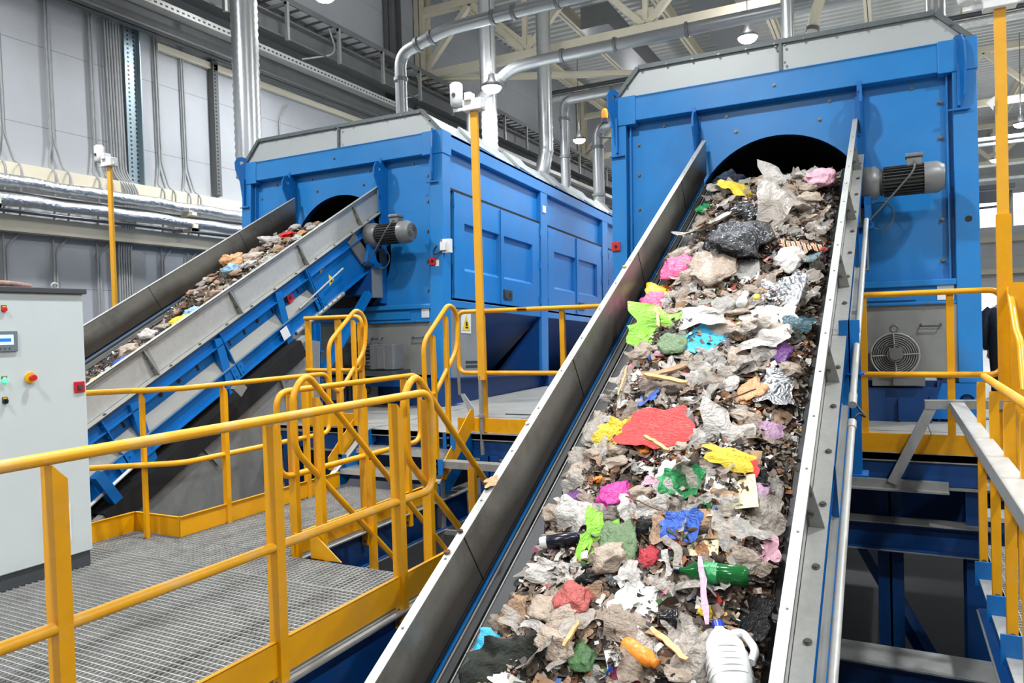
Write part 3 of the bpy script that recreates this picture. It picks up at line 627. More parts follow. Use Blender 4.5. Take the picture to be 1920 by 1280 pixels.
# ================================================================ conveyors
HW = .74
def conveyor(label, O, d, Lc, lefthand=False):
    d = V(d).normalized(); x = d.cross(V((0, 0, 1))).normalized(); n = x.cross(d)
    M0 = Matrix(((x.x, d.x, n.x, O[0]), (x.y, d.y, n.y, O[1]), (x.z, d.z, n.z, O[2]), (0, 0, 0, 1)))
    r = thing('belt_conveyor', label, 'conveyor', M=M0)
    zc = M0.to_3x3().inverted() @ V((0, 0, 1))            # world up in conveyor space
    for sg in (-1, 1):
        o = sg*HW; mb = MB()
        # web, cut plumb at the top end
        t0, t1 = -.36*zc.y/zc.z, 0
        vs = [(o, -Lc, 0), (o, 0, 0), (o, -.33*zc.y/zc.z, -.33), (o, -Lc, -.33)]
        mb.prism(vs, (sg*.006, 0, 0))
        mb.box((o, -Lc, -.006), (o+sg*.042, 0, 0)).box((o+sg*.037, -Lc, -.03), (o+sg*.042, 0, 0)).box((o, -Lc, -.316), (o+sg*.095, -.22, -.306))
        mb.beam((o+sg*.02, 0, 0), (o+sg*.02, -.34*zc.y/zc.z, -.34), .04, .012, (0, 1, 0)) if 0 else None
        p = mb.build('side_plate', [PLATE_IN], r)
        # outer skin in clean galvanised sheet
        q = MB().prism([(o+sg*.007, -Lc, -.002), (o+sg*.007, -.002, -.002), (o+sg*.007, -.31*zc.y/zc.z-.002, -.3), (o+sg*.007, -Lc, -.3)], (sg*.002, 0, 0))
        q.box((o-sg*.004, -Lc, .0), (o+sg*.043, 0, .003)).box((o+sg*.012, -Lc, -.304), (o+sg*.097, -.22, -.302)); q.build('outer_sheet', GALVL, p)
        s = -.66
        while s > -Lc:
            mb = MB(); mb.prism([(o+sg*.009, s, -.01), (o+sg*.036, s, -.01), (o+sg*.085, s, -.3), (o+sg*.009, s, -.3)], (0, .008, 0)); mb.box((o+sg*.009, s, -.3), (o+sg*.02, s+.06, -.02)); s -= 1.2
            mb.build('stiffener', GALV, p)
        BP = []; s = -.5
        while s > -Lc:
            BP += [((o+sg*.065, s, -.302), (0, 0, 1), .012, .012), ((o+sg*.022, s-.1, .002), (0, 0, 1), .005, .004)]; s -= .4
        s = -.66
        while s > -Lc:
            for z in (-.1, -.22): BP.append(((o+sg*.03, s-.004, z), (0, -1, 0), .009, .01))
            s -= 1.2
        bolt_parts(BP, p)
        mb = MB(); s = -1.25
        while s > -Lc: mb.beam((o-sg*.002, s, -.002), (o-sg*.002, s+.02, -.32), .003, .004, (0, 1, 0)); s -= 1.6
        mb.build('plate_joint', BLACKP, p)
        # seals between plate and belt
        MB().beam((o-sg*.02, -Lc, -.325), (o-sg*.02, -.5, -.325), .014, .01, (sg*.5, 0, 1)).build('seal_strip', BLUE2, r)
        MB().prism([(o-sg*.012, -Lc, -.325), (o-sg*.17, -Lc, -.362), (o-sg*.17, -Lc, -.38), (o-sg*.0, -Lc, -.4)], (0, Lc-.5, 0)).beam((o-sg*.075, -Lc, -.336), (o-sg*.075, -.5, -.336), .03, .02).build('rubber_seal', RUB, r)
        MB().beam((o-sg*.045, -Lc, -.326), (o-sg*.045, -.5, -.326), .006, .01).beam((o-sg*.1, -Lc, -.342), (o-sg*.1, -.5, -.342), .006, .01).build('clamp_bar', GALV, r)
        # blue frame
        MB().chan((o+sg*.04, -Lc, -.375), (o+sg*.04, -.35, -.375), .05, .13, .008, sg).build('upper_channel', BLUE2, r)
        sp = MB().box((o-sg*.0, -Lc, -.57), (o+sg*.008, -1.95, -.44))
        mb = MB(); s = -2.15
        while s > -Lc:
            mb.box((o+sg*.008, s, -.54), (o+sg*.011, s+.03, -.475)) if int(abs(s)*3) % 4 else mb.cyl((o+sg*.008, s, -.5), (o+sg*.011, s, -.5), .025, 12); s -= .24
        sp.join(mb).build('slotted_plate', [BLUE2, BLACKP], r)
        mb = MB(); mb.add([(o, -Lc, -.56), (o, -1.95, -.56), (o+sg*.07, -1.95, -.69), (o+sg*.07, -Lc, -.69)], [(0, 1, 2, 3)] if sg > 0 else [(3, 2, 1, 0)]); mb.box((o-sg*.02, -Lc, -.7), (o+sg*.1, -1.95, -.69))
        mb.build('return_pan', GREYP, r)
        MB().chan((o+sg*.05, -Lc, -.78), (o+sg*.05, -1.95, -.78), .055, .17, .01, sg).build('lower_channel', BLUE2, r)
        MB().box((o+sg*.0, -1.95, -.865), (o+sg*.02, -.35, -.33)).box((o-sg*.0, -1.97, -.87), (o+sg*.1, -1.95, -.32)).box((o, -1.95, -.875), (o+sg*.1, -.5, -.865)).build('head_side_plate', BLUE2, r)
        for s in (-1.93, -3.45, -4.97, -6.5, -8.0):
            if -s > Lc: continue
            mb = MB().box((o+sg*.01, s-.006, -.87), (o+sg*.1, s+.006, -.33)).box((o+sg*.092, s-.09, -.86), (o+sg*.1, s+.09, -.7)).box((o+sg*.01, s-.1, -.55), (o+sg*.018, s+.1, -.44))
            for z in (-.38, -.5, -.62, -.74, -.83): bolt(mb, (o+sg*.06, s-.008, z), (0, -1, 0), .01, .01)
            for z in (-.75, -.82):
                for e in (-.05, .05): bolt(mb, (o+sg*.1, s+e, z), (sg, 0, 0), .009, .01)
            mb.build('frame_bracket', BLUE2, r)
    MB().box((-.66, -Lc, -.385), (.66, -.62, -.372)).build('belt', RUB, r)
    MB().box((-.6, -Lc, -.82), (.6, -.6, -.81)).build('return_belt', RUB, r)
    MB().cyl((-.62, -.62, -.53), (.62, -.62, -.53), .158, 24).build('head_drum', RUB, r)
    mb = MB(); s = -1.0
    while s > -Lc: mb.cyl((-.72, s, -.43), (.72, s, -.43), .04, 10); s -= 1.2
    mb.build('carrier_rollers', DGREY, r)
    # drive
    s0, z0 = -.61, -.474
    dm = MB().tube([(1.0, s0, z0), (1.36, s0, z0)], .115, 28)
    for k in range(26):
        a = 2*pi*k/26; mb_ = dm; mb_.beam((1.01, s0+.128*cos(a), z0+.128*sin(a)), (1.35, s0+.128*cos(a), z0+.128*sin(a)), .006, .03, (0, cos(a), sin(a)))
    dm.tube([(.97, s0, z0), (1.0, s0, z0)], [.12, .135], 24)
    dm = dm.build('drive_motor', MOTORD, r)
    MB().tube([(1.35, s0, z0), (1.46, s0, z0), (1.5, s0, z0), (1.515, s0, z0)], [.148, .148, .12, .115], 24).build('fan_cover', MOTOR, dm)
    mb = MB()
    for k in range(5): ring(mb, (1.518, s0, z0), .02+.02*k, (1, 0, 0), .003, 20)
    mb.build('fan_grille', MOTORD, dm)
    up = zc.normalized(); c0 = V((1.27, s0, z0))
    bm = MB().beam(c0+up*.12, c0+up*.2, .13, .13, (1, 0, 0)).beam(c0+up*.2, c0+up*.235, .16, .15, (1, 0, 0)).build('terminal_box', MOTOR, dm, .008)
    MB().tube([(.8, s0, z0), (.83, s0, z0), (.94, s0, z0), (.98, s0, z0)], [.12, .16, .16, .12], 28).tube([(.7, s0, z0), (.78, s0, z0)], .07, 16).build('gearbox', MOTOR, r)
    e = V((0, up.y, up.z)); f = V((0, up.z, -up.y))
    c1 = V((.87, s0, z0))-e*.17
    MB().beam(c1+e*.04, c1-e*.22, .06, .2, f).beam(c1-e*.2+f*.06, c1-e*.26+f*.06, .1, .14, f).beam(c1-e*.05-f*.1, c1-e*.2-f*.16, .05, .02, f).build('motor_bracket', BLUE2, r)
    MB().beam((.79, -.95, -.35), (.79, -.82, -.72), .04, .2, (0, 1, 0)).build('bearing_plate', MOTOR, r, .01)
    MB().cyl((.77, -.62, -.78), (.9, -.62, -.78), .11, 20).beam((.8, -.62, -.78), (.8, -.45, -1.0), .04, .16, (0, 1, 0)).build('tension_pulley', MOTORD, r)
    p0 = c0+up*.16+V((-.02, 0, 0))
    pts = fil([c0+up*.16-f*.07, c0-f*.2+up*.05, V((1.0, -.85, -.62)), V((.85, -.95, -.75))], .2)
    MB().tube(pts, .009, 8).build('power_cable', CABLE, r)
    cc = V((.97, -.7, -.78)); MB().tube([cc+e*.13*cos(a)+V((1, 0, 0))*.12*sin(a) for a in [2*pi*k/24 for k in range(24)]], .008, 6, closed=True).build('cable_loop', CABLE, r)
    # discharge chute and scraper box at the head
    Oc = M0.inverted()
    mb = MB(); Mi = Oc @ Matrix.Translation((O[0], 0, 0))
    mb.prism([(.3, 7.75, 4.98), (.3, 8.18, 4.98), (.3, 8.18, 5.4), (.3, 8.0, 5.4)], (.55, 0, 0), Mi)
    mb.build('scraper_box', BLUED, r)
    MB().box((.72, 7.98, 4.95), (.86, 8.2, 5.55), Mi).build('discharge_chute', GALV, r)
    return r, M0
OR = V((-1.027, 8.295, 6.495)); DR = V((.0151346, .86763119, .49697792))
cR, CRM = conveyor('near belt conveyor with grey side plates climbing to the right machine', OR, DR, 8.6)
OL = V((-7.01, 8.295, 6.49)); e_ = radians(29.3)
cL, CLM = conveyor('left belt conveyor on a blue frame climbing to the left machine', OL, V((0, cos(e_), sin(e_))), 7.6)
# pipes clipped along the frames
MB().tube([(.9, -7.6, -.36), (.9, -4.6, -.36)], .02, 12).tube([(.9, -4.62, -.36), (.9, -4.56, -.36)], .025, 12).build('conduit', GALVL, cR)
MB().tube([(.895, -4.35, -.36), (.895, -1.75, -.36)], .02, 12).tube([(.895, -4.4, -.36), (.895, -4.3, -.36)], .025, 12).build('conduit', GALVL, cR)
MB().tube(fil([(.895, -4.56, -.36), (.93, -4.5, -.34), (.97, -4.44, -.42), (.895, -4.36, -.36)], .04), .007, 6).build('conduit_cable', BLACKP, cR)
MB().tube([(.84, -2.3, -.66), (.84, -1.35, -.6)], .012, 10).build('conduit', GALVL, cL)
MB().tube([(.88, -5.6, -.86), (.88, -4.95, -.83)], .016, 10).build('conduit', WHITEP, cL)
for par, s, z in ((cL, -1.62, -.45), (cL, -1.55, -.66)):
    q = MB().prism([(.762, s-.06, z-.05), (.762, s+.06, z-.02), (.762, s+.0, z+.08)], (.003, 0, 0)).build('warning_label', mat('sign_yellow', (240, 200, 20), .4), par)
    MB().cyl((.765, s, z-.01), (.7665, s, z-.01), .02, 10).build('pictogram', BLACKP, q)
MB().box((.845, -2.72, -.85), (.85, -2.6, -.72)).build('label_plate', WHITEP, cL)
q = MB().box((.76, -2.35, -.56), (.775, -2.25, -.46)).build('call_point', REDP, cL); MB().cyl((.775, -2.3, -.51), (.79, -2.3, -.51), .018, 12).build('button', DGREY, q)
mb = MB()
for k in range(9): mb.tube([(.8+.006*(k % 2), -2.4+.1*k, -.9), (.86, -2.36+.1*k, -.86)], .008, 6)
mb.tube([(.83, -2.5, -.88), (.83, -1.5, -.88)], .03, 8).build('cable_clips', GALV, cL)
# conveyor legs
def leg(name, label, X, pt, pb, w=.1, zb=3.48, brace=None):
    a = onX(*pt, X); r = thing(name, label, 'support', (X, a.y, zb))
    MB().ibeam((0, 0, 0), (0, 0, a.z-zb), w, w, .008, (0, 1, 0)).box((-w*.8, -w*.8, 0), (w*.8, w*.8, .012)).box((-w*.7, -w*.7, a.z-zb-.35), (w*.7, w*.7, a.z-zb-.34)).build('post', BLUE2, r)
    if brace: MB().beam(V(brace[0])-V((X, a.y, zb)), V(brace[1])-V((X, a.y, zb)), .09, .09).build('brace', BLUE2, r)
    return r
yl = onX(588, 601, -6.2).y
leg('conveyor_support', 'blue steel leg under the head of the left conveyor', -6.2, (588, 605), (590, 760), .11, brace=((-6.2, yl+.12, 4.0), (-6.1, yl+.95, 5.0)))
leg('conveyor_support', 'blue steel leg under the head of the near conveyor', -.23, (1592, 600), (1590, 812), .12)
# galvanised casing of the lower reclaim conveyor under the left one
pp = [(176, 985), (304, 860), (480, 709), (569, 635), (600, 640), (600, 905), (500, 905), (430, 965), (300, 985)]
PP = [onX(x, y, -6.12) for x, y in pp]; base = V((-6.12, PP[0].y, 3.0))
cs = thing('chute_casing', 'sloping galvanised casing below the left conveyor', 'chute', base)
MB().prism([p-base for p in PP], (-1.7, 0, 0)).build('casing', GALV, cs)
a, b = PP[0]-base, PP[3]-base
MB().beam(a+V((.02, 0, .02)), b+V((.02, 0, .02)), .07, .05).build('top_angle', GALVL, cs)
for x, y, x2, y2 in ((360, 815, 410, 870), (520, 690, 545, 760)):
    MB().beam(onX(x, y, -6.1)-base, onX(x2, y2, -6.1)-base, .02, .03).build('seam', GALV, cs)
for k, t in enumerate((.25, .62, .95)):
    p = a+(b-a)*t; MB().beam(p+V((-.1, 0, 0)), p+V((-.1, -.18, .62)), .08, .1).build('strut', BLUE2, cs)
tag(MB().beam(onX(172, 975, -6.3), onX(540, 652, -6.3), .5, .2).build('gap_shade_block', DARK), 'dark block painted as shade in the gap under the left conveyor frame', 'belt')  # dark block standing in for shade between conveyor frame and casing
tag(MB().beam(onX(180, 890, -6.1), onX(222, 945, -6.1), .1, .09).build('blue_strut', BLUE2), 'short blue strut below the left conveyor beside the cabinet', 'strut')
tag(MB().beam(onX(440, 720, -5.9), onX(455, 735, -5.9), .05, .12).build('galvanised_clip', GALV), 'small galvanised clip near the top of the far handrail', 'clip')
# ================================================================ platforms
def grating(name, label, x0, x1, y0, y1, z=3.0, turn=False):
    r = thing(name, label, 'walkway', (x0, y0, z)); mb = MB(); w, h = x1-x0, y1-y0; a, b = (.0376, .0313) if not turn else (.0313, .0376)
    y = 0
    while y < h: mb.box((0, y, -.03), (w, y+.0035, 0)) if turn else mb.box((0, y, -.012), (w, y+.0055, .0015)); y += a
    m2 = MB(); x = 0
    while x < w: m2.box((x, 0, -.012), (x+.0055, h, .0015)) if turn else m2.box((x, 0, -.03), (x+.003, h, 0)); x += b
    (m2 if turn else mb).build('cross_bars', GRATE, r); (mb if turn else m2).build('bearing_bars', GRATE, r)
    MB().box((0, 0, -.03), (w, .005, .002)).box((0, h-.005, -.03), (w, h, .002)).box((0, 0, -.03), (.005, h, .002)).box((w-.005, 0, -.03), (w, h, .002)).build('edge_bar', GALV, r)
    return r
grating('grating_panel', 'steel grating of the lower walkway beside the white cabinet', -5.25, -2.44, .2, 3.33)
grating('grating_panel', 'narrow steel grating strip at the edge of the stairwell', -5.25, -2.44, 3.335, 3.70, turn=True)
grating('grating_panel', 'steel grating leading to the short stair up to the blue machine', -4.72, -3.64, 3.70, 5.62)
tag(MB().box((-14, -4, 2.9), (14, .15, 2.96)).build('added_rear_deck', DECKM), 'unseen deck added under the viewpoint to block light below the walkway', 'platform')  # out of view, added to keep light from reaching under the decks
for x0, lb in ((-8.7, 'closed box added under the left machine to block light'), (-2.75, 'closed box added under the right machine to block light')):
    tag(MB().box((x0, 8.5, 2.35), (x0+3.4, 17, 3.22)).build('added_light_block', BLUED), lb, 'hopper')  # dark enclosures added to block light below the machines
def steelbeam(label, p0, p1, w, h, m=BLUED, nm='floor_beam'):
    o = V(p0); r = thing(nm, label, 'beam', o)
    MB().ibeam((0, 0, 0), V(p1)-o, w, h, .012).build('beam', m, r)
    d = (V(p1)-o); u = V((0, 0, 1)); MB().beam(V((0, 0, h/2+.004)), d+V((0, 0, h/2+.004)), w+.02, .01).beam(V((0, 0, -h/2-.003)), d+V((0, 0, -h/2-.003)), w+.02, .008).build('flange_edges', GALV, r)
    return r
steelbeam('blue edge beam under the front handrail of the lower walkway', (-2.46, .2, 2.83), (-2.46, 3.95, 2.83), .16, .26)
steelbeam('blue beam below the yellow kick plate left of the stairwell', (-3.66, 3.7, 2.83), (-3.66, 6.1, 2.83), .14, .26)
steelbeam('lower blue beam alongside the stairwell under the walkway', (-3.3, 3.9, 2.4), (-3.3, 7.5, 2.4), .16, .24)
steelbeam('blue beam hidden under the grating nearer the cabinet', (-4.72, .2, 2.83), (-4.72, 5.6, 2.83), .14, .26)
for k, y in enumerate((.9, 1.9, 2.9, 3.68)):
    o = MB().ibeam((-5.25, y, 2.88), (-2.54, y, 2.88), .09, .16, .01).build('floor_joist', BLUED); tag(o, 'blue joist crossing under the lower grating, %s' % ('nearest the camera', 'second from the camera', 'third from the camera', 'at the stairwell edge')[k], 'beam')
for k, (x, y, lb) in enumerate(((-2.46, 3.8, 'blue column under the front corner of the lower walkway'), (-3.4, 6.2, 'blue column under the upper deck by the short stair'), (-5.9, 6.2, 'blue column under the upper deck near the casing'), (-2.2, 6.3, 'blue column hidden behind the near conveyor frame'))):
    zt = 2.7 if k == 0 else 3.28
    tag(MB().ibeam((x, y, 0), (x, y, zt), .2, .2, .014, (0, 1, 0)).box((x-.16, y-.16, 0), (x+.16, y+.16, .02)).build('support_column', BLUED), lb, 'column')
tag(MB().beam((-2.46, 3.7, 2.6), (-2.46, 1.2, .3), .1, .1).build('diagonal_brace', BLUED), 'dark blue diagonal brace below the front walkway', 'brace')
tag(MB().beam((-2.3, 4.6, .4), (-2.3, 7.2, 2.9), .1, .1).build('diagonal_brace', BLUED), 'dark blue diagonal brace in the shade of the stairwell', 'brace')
# upper deck
ud = thing('upper_deck', 'dusty grey deck plates on blue beams in front of both machines', 'platform', (-9.6, 6.14, 3.48))
mb = MB().box((0, 0, -.03), (5.99, 12.5, 0)).box((5.99, 0, -.03), (10.55, 12.5, 0)).box((10.55, 0, -.03), (12.5, 1.7, 0))
mb.build('deck_plate', DECKM, ud)
mb = MB()
for x in (2.2, 4.75, 5.97, 7.2, 9.9): mb.box((x, 0, .0), (x+.006, 2.2, .002))
mb.box((0, 1.2, 0), (12.5, 1.206, .002)).build('plate_seams', DGREY, ud)
MB().box((3.86, 0, -.05), (12.4, .06, -.03)).box((0, 0, -.06), (12.5, .02, .004)).build('edge_angle', GALV, ud)
b_ = MB()
for a, c in ((0, 4.7), (5.98, 12.5)): b_.chan((a, .03, -.14), (c, .03, -.14), .08, .18, .012, -1)
b_.chan((4.7, .12, -.14), (5.98, .12, -.14), .08, .18, .012, -1).box((4.69, -.03, -.24), (4.71, .1, -.04)).box((5.97, -.03, -.24), (5.99, .1, -.04))
for y in (2, 4.5, 7): b_.ibeam((0, y, -.14), (10.5, y, -.14), .12, .2)
b_.build('edge_beam', BLUED, ud)
MB().chan((3.86, .01, -.245), (12.4, .01, -.245), .09, .02, .01, -1).build('lower_flange', GALV, ud)
for k, (x, y, z0, z1, lb) in enumerate(((-.02, 6.5, 0, 3.24, 'dark blue column behind the stringer beams below the right platform'), (.62, 6.35, 0, 3.24, 'wide dark blue column at the right of the lower opening'), (.98, 6.9, 0, 3.1, 'dark blue column at the far right under the stair'))):
    tag(MB().ibeam((x, y, z0), (x, y, z1), .3 if k == 1 else .18, .3 if k == 1 else .2, .016, (0, 1, 0)).build('support_column', BLUED), lb, 'column')
steelbeam('blue cross beam below the right platform edge', (-1.6, 6.2, 2.86), (.62, 6.2, 2.86), .18, .2)
p0 = onY(1528, 1215, 4.6); p1 = onY(1920, 1275, 4.6)
steelbeam('blue cross beam with a dusty top flange at the bottom right', (-1.2, 4.6, p0.z-.1), (2.2, 4.6, p1.z-.12), .26, .24)
steelbeam('dim blue beam deep below the right platform', (-1.2, 5.6, 1.9), (2.2, 5.6, 1.9), .2, .22)
tag(MB().beam((.62, 6.2, 1.2), (-.5, 7.2, 3.0), .1, .1).build('diagonal_brace', BLUED), 'dark blue diagonal brace behind the dim grey cabinet', 'brace')
tag(MB().beam(onY(1660, 1095, 7.4), onY(1745, 1235, 7.4), .09, .09).build('diagonal_brace', BLUED), 'slim blue diagonal brace against the lit concrete floor', 'brace')
cb = thing('floor_cabinet', 'dim grey machine cabinet below the right platform', 'cabinet', (-.95, 7.0, .4))
MB().box((0, 0, 0), (1.02, .6, 1.0)).build('body', mat('dim_cabinet', (118, 120, 116), .5), cb, .01)
MB().box((.72, -.004, .55), (.8, .0, .63)).box((.72, -.004, .42), (.8, .0, .5)).build('vent', BLACKP, cb); MB().cyl((.86, -.01, .68), (.86, 0, .68), .03, 12).build('knob', DGREY, cb)
tag(MB().box((-1.2, 6.8, 0), (.3, 7.8, .4)).build('floor_plinth', BLUED), 'dark blue plinth beam carrying the dim grey cabinet', 'beam')
# lower right walkway and stair
grating('grating_panel', 'steel grating walkway right of the near conveyor', .52, 1.6, 1.0, 5.6)
tag(MB().box((1.64, .16, 2.95), (14, 8.4, 3.0)).build('added_side_deck', DECKM), 'solid deck added right of the narrow grating walkway to block light', 'platform')  # added to keep light off the floor below
steelbeam('blue stringer beam under the right handrail', (.5, 1.0, 2.83), (.5, 5.2, 2.83), .1, .24)
for k, (z, y) in enumerate(((3.16, 5.7), (3.32, 5.92))):
    tag(MB().box((.55, y, z-.03), (1.6, y+.26, z)).build('stair_tread', GRATE), 'steel tread at the right stair, %s' % ('lower one', 'upper one')[k], 'stair tread')
tag(MB().beam((1.55, 5.5, 3.05), (1.55, 6.2, 3.5), .03, .2).build('stair_stringer', BLUED), 'blue stringer of the right stair', 'stringer')
# short stair left: treads between blue stringers
CHK = mat('checker_tread', (140, 142, 140), .4, .5, .2, 60, bump=.6, bscale=120)
st = thing('short_stair', 'short steel stair from the grating up to the machine deck', 'stairs', (-4.86, 5.6, 3.0))
for y, z in ((.03, .16), (.29, .32)):
    MB().box((.05, y, z-.035), (1.2, y+.25, z)).build('tread', CHK, st)
    MB().box((.05, y-.006, z-.045), (1.2, y, z+.004)).build('nosing', GALVL, st)
for x in (0.02, 1.22):
    MB().prism([(x, -.05, 0), (x, .12, 0), (x, .62, .36), (x, .62, .48), (x, .5, .48), (x, -.05, .1)], (.03, 0, 0)).build('stringer', BLUE2, st)
    MB().beam((x+.015, -.07, .12), (x+.015, .5, .5), .06, .012, (0, -1, 1)).build('stringer_flange', GALVL, st)
for x in (-.035, 1.27):
    MB().prism([(x, -.04, .16), (x, .02, .14), (x, .56, .55), (x, .56, .72), (x, .5, .72), (x, -.04, .28)], (.008, 0, 0)).build('kick_plate', YEL, st)
# stair going down between the walkways
sd = thing('stair_down', 'steel stair dropping away under the walkway between yellow handrails', 'stairs', (-3.4, 3.75, 3.0))
for k in range(11):
    MB().box((.06, .05+.2*k, -.2-.19*k-.03), (.82, .27+.2*k, -.2-.19*k)).build('tread', CHK, sd)
for x in (.03, .86): MB().beam((x, 0, -.1), (x, 2.5, -2.45), .02, .2, (0, 1, 1)).build('stringer', BLUED, sd)
# ---------------------------------------------------------------- yellow railings
RT = .0215
def post(mb, x, y, z0, z1, face='-y', w=.062, dp=.036, notch=.05, t=.005):
    """channel post: web towards face, flange tips cut back at the top"""
    pr = {'-y': ((1, 0), (0, 1)), '+x': ((0, 1), (-1, 0)), '-x': ((0, -1), (1, 0)), '+y': ((-1, 0), (0, -1))}[face]
    (ux, uy), (vx, vy) = pr
    def P(a, b, z): return (x+ux*a+vx*b, y+uy*a+vy*b, z)
    q = [(-w/2, 0), (w/2, 0), (w/2, dp), (w/2-t, dp), (w/2-t, t), (-w/2+t, t), (-w/2+t, dp), (-w/2, dp)]
    vs = [P(a, b, z0) for a, b in q]+[P(a, b, z1-(notch if b > t*2 else 0)) for a, b in q]
    fs = [(0, 1, 9, 8), (1, 2, 10, 9), (2, 3, 11, 10), (3, 4, 12, 11), (4, 5, 13, 12), (5, 6, 14, 13), (6, 7, 15, 14), (7, 0, 8, 15), (8, 9, 12, 13), (9, 10, 11, 12), (8, 13, 14, 15), (0, 5, 4, 1), (1, 4, 3, 2), (0, 7, 6, 5)]
    mb.add(vs, fs)
def railing(label, rails, posts, kicks=(), origin=None, m=YEL, group=None, worn=()):
    o = V(origin or posts[0][:3]); r = thing('guard_railing', label, 'railing', o, group=group); T = Matrix.Translation(-o)
    for i, pts in enumerate(rails):
        MB().tube(pts, RT, 12, True, T).build('rail_tube', YELW if i in worn else m, r)
    for p in posts:
        mb = MB(); post(mb, *p[:3], *p[3:]); 
        for v in range(len(mb.v)): mb.v[v] = T @ mb.v[v]
        ob = mb.build('post', m, r)
        z0 = p[2]+.04
        q = MB(); f = {'-y': (0, -1, 0), '+x': (1, 0, 0), '-x': (-1, 0, 0), '+y': (0, 1, 0)}[p[4]]
        for dz in (.03, .1): bolt(q, V((p[0], p[1], p[2]+dz)), f, .009, .01, T)
        q.build('bolts', BOLT, ob)
    for (a, b, th, h, kx) in kicks:
        MB().beam(a, b, th, h, M=T).beam(V(a)+V((kx[0], kx[1], h/2)), V(b)+V((kx[0], kx[1], h/2)), .022, .005, M=T).build('kick_plate', m, r)
    return r
RX = -2.41
railing('long front handrail of the lower walkway, nearest the camera, with open channel posts',
    [[(RX, -.6, 4.12)]+fil([(RX, .4, 4.115), (RX, 3.64, 4.135), (RX, 3.64, 3.555), (RX, 3.25, 3.565)], .11)+[(RX, -.6, 3.58)]],
    [(RX-.01, y, 2.86, 4.10, '-y', .062, .05) for y in (1.42, 2.37, 3.28)],
    [((RX+.0, .2, 3.075), (RX+.0, 3.78, 3.075), .006, .15, (-.008, 0))], worn=(0,))
railing('looped handrail along the right of the grating before the short stair',
    [fil([(-3.6, 4.2, 4.115), (-3.6, 5.27, 4.115), (-3.6, 5.27, 3.545), (-3.6, 3.61, 3.545), (-3.6, 3.61, 4.115), (-3.6, 4.25, 4.115)], .12)],
    [(-3.61, y, 2.86, 4.1, '-y', .062, .04) for y in (3.74, 4.49, 5.05)],
    [((-3.6, 3.72, 3.075), (-3.6, 5.5, 3.075), .006, .15, (.008, 0))])
railing('far handrail of the lower walkway with a kinked mid rail beside the cabinet',
    [fil([(-5.25, 2.2, 4.11), (-5.25, 3.35, 4.11), (-4.75, 3.8, 4.11), (-4.75, 5.44, 4.11), (-4.75, 5.44, 3.55), (-4.75, 3.8, 3.55), (-5.25, 3.35, 3.56), (-5.25, 2.2, 3.56)], .11)],
    [(-4.97, 3.62, 2.9, 4.1, '-y', .03, .03), (-4.75, 4.18, 2.9, 4.1, '-y', .045, .04), (-4.75, 5.1, 2.9, 4.1, '-y', .05, .04)],
    [((-5.25, 2.2, 3.075), (-5.25, 3.74, 3.075), .006, .15, (0, 0)), ((-5.25, 3.745, 3.075), (-4.76, 3.75, 3.075), .006, .15, (0, 0)), ((-4.75, 3.75, 3.075), (-4.75, 5.55, 3.075), .006, .15, (0, 0))])
# handrails of the stair going down
for X, lb in ((-3.4, 'left handrail of the stair going down, starting in a loop'), (-2.54, 'right handrail of the stair going down, passing behind the near conveyor')):
    s = -.97
    def zz(y, top): return (4.14 if top else 3.74)+(y-(3.72 if top else 3.57))*s
    E = 5.6
    railing(lb, [fil([(X, E, zz(E, 1)), (X, 3.68, zz(3.68, 1)+.06), (X, 3.55, 4.12), (X, 3.55, 3.76), (X, E-.2, zz(E-.2, 0)-.02)], .1)],
        [(X, 3.76, 2.9, 4.07, '-y', .06, .04), (X, 4.3, 2.9-.3, 3.56, '-y', .05, .04), (X, 5.0, 1.9, 2.9, '-y', .05, .04)], m=YEL)
tag(MB().prism([(-3.46, 3.73, 3.0), (-3.2, 3.73, 3.0), (-3.43, 3.73, 3.17), (-3.46, 3.73, 3.17)], (0, .006, 0)).build('gusset_plate', YEL), 'small yellow triangular gusset at the foot of the stair post', 'gusset')
# upper deck rails
UZ = 3.48
railing('short railing on the upper deck left of the short stair',
    [fil([(-5.72, 6.2, 4.66), (-4.93, 6.2, 4.66), (-4.93, 6.2, 4.09), (-5.72, 6.2, 4.09)], .1)],
    [(-5.7, 6.21, 3.25, 4.66, '-y', .06, .04), (-5.28, 6.21, 3.25, 4.66, '-y', .06, .04), (-4.98, 6.21, 3.25, 4.6, '-y', .05, .04)],
    [((-5.75, 6.18, 3.56), (-4.9, 6.18, 3.56), .006, .14, (0, .01))])
railing('railing with yellow kick plate on the upper deck right of the short stair',
    [fil([(-3.0, 6.2, 4.66), (-3.76, 6.2, 4.66), (-3.76, 6.2, 4.065), (-2.2, 6.2, 4.065)], .09)+[], fil([(-3.1, 6.2, 4.66), (-1.9, 6.2, 4.66)], .1)],
    [(-3.5, 6.22, 3.25, 4.66, '-y', .04, .04), (-2.66, 6.21, 3.25, 4.66, '-y', .045, .04)],
    [((-3.78, 6.18, 3.56), (-2.2, 6.18, 3.56), .006, .13, (0, .01))])
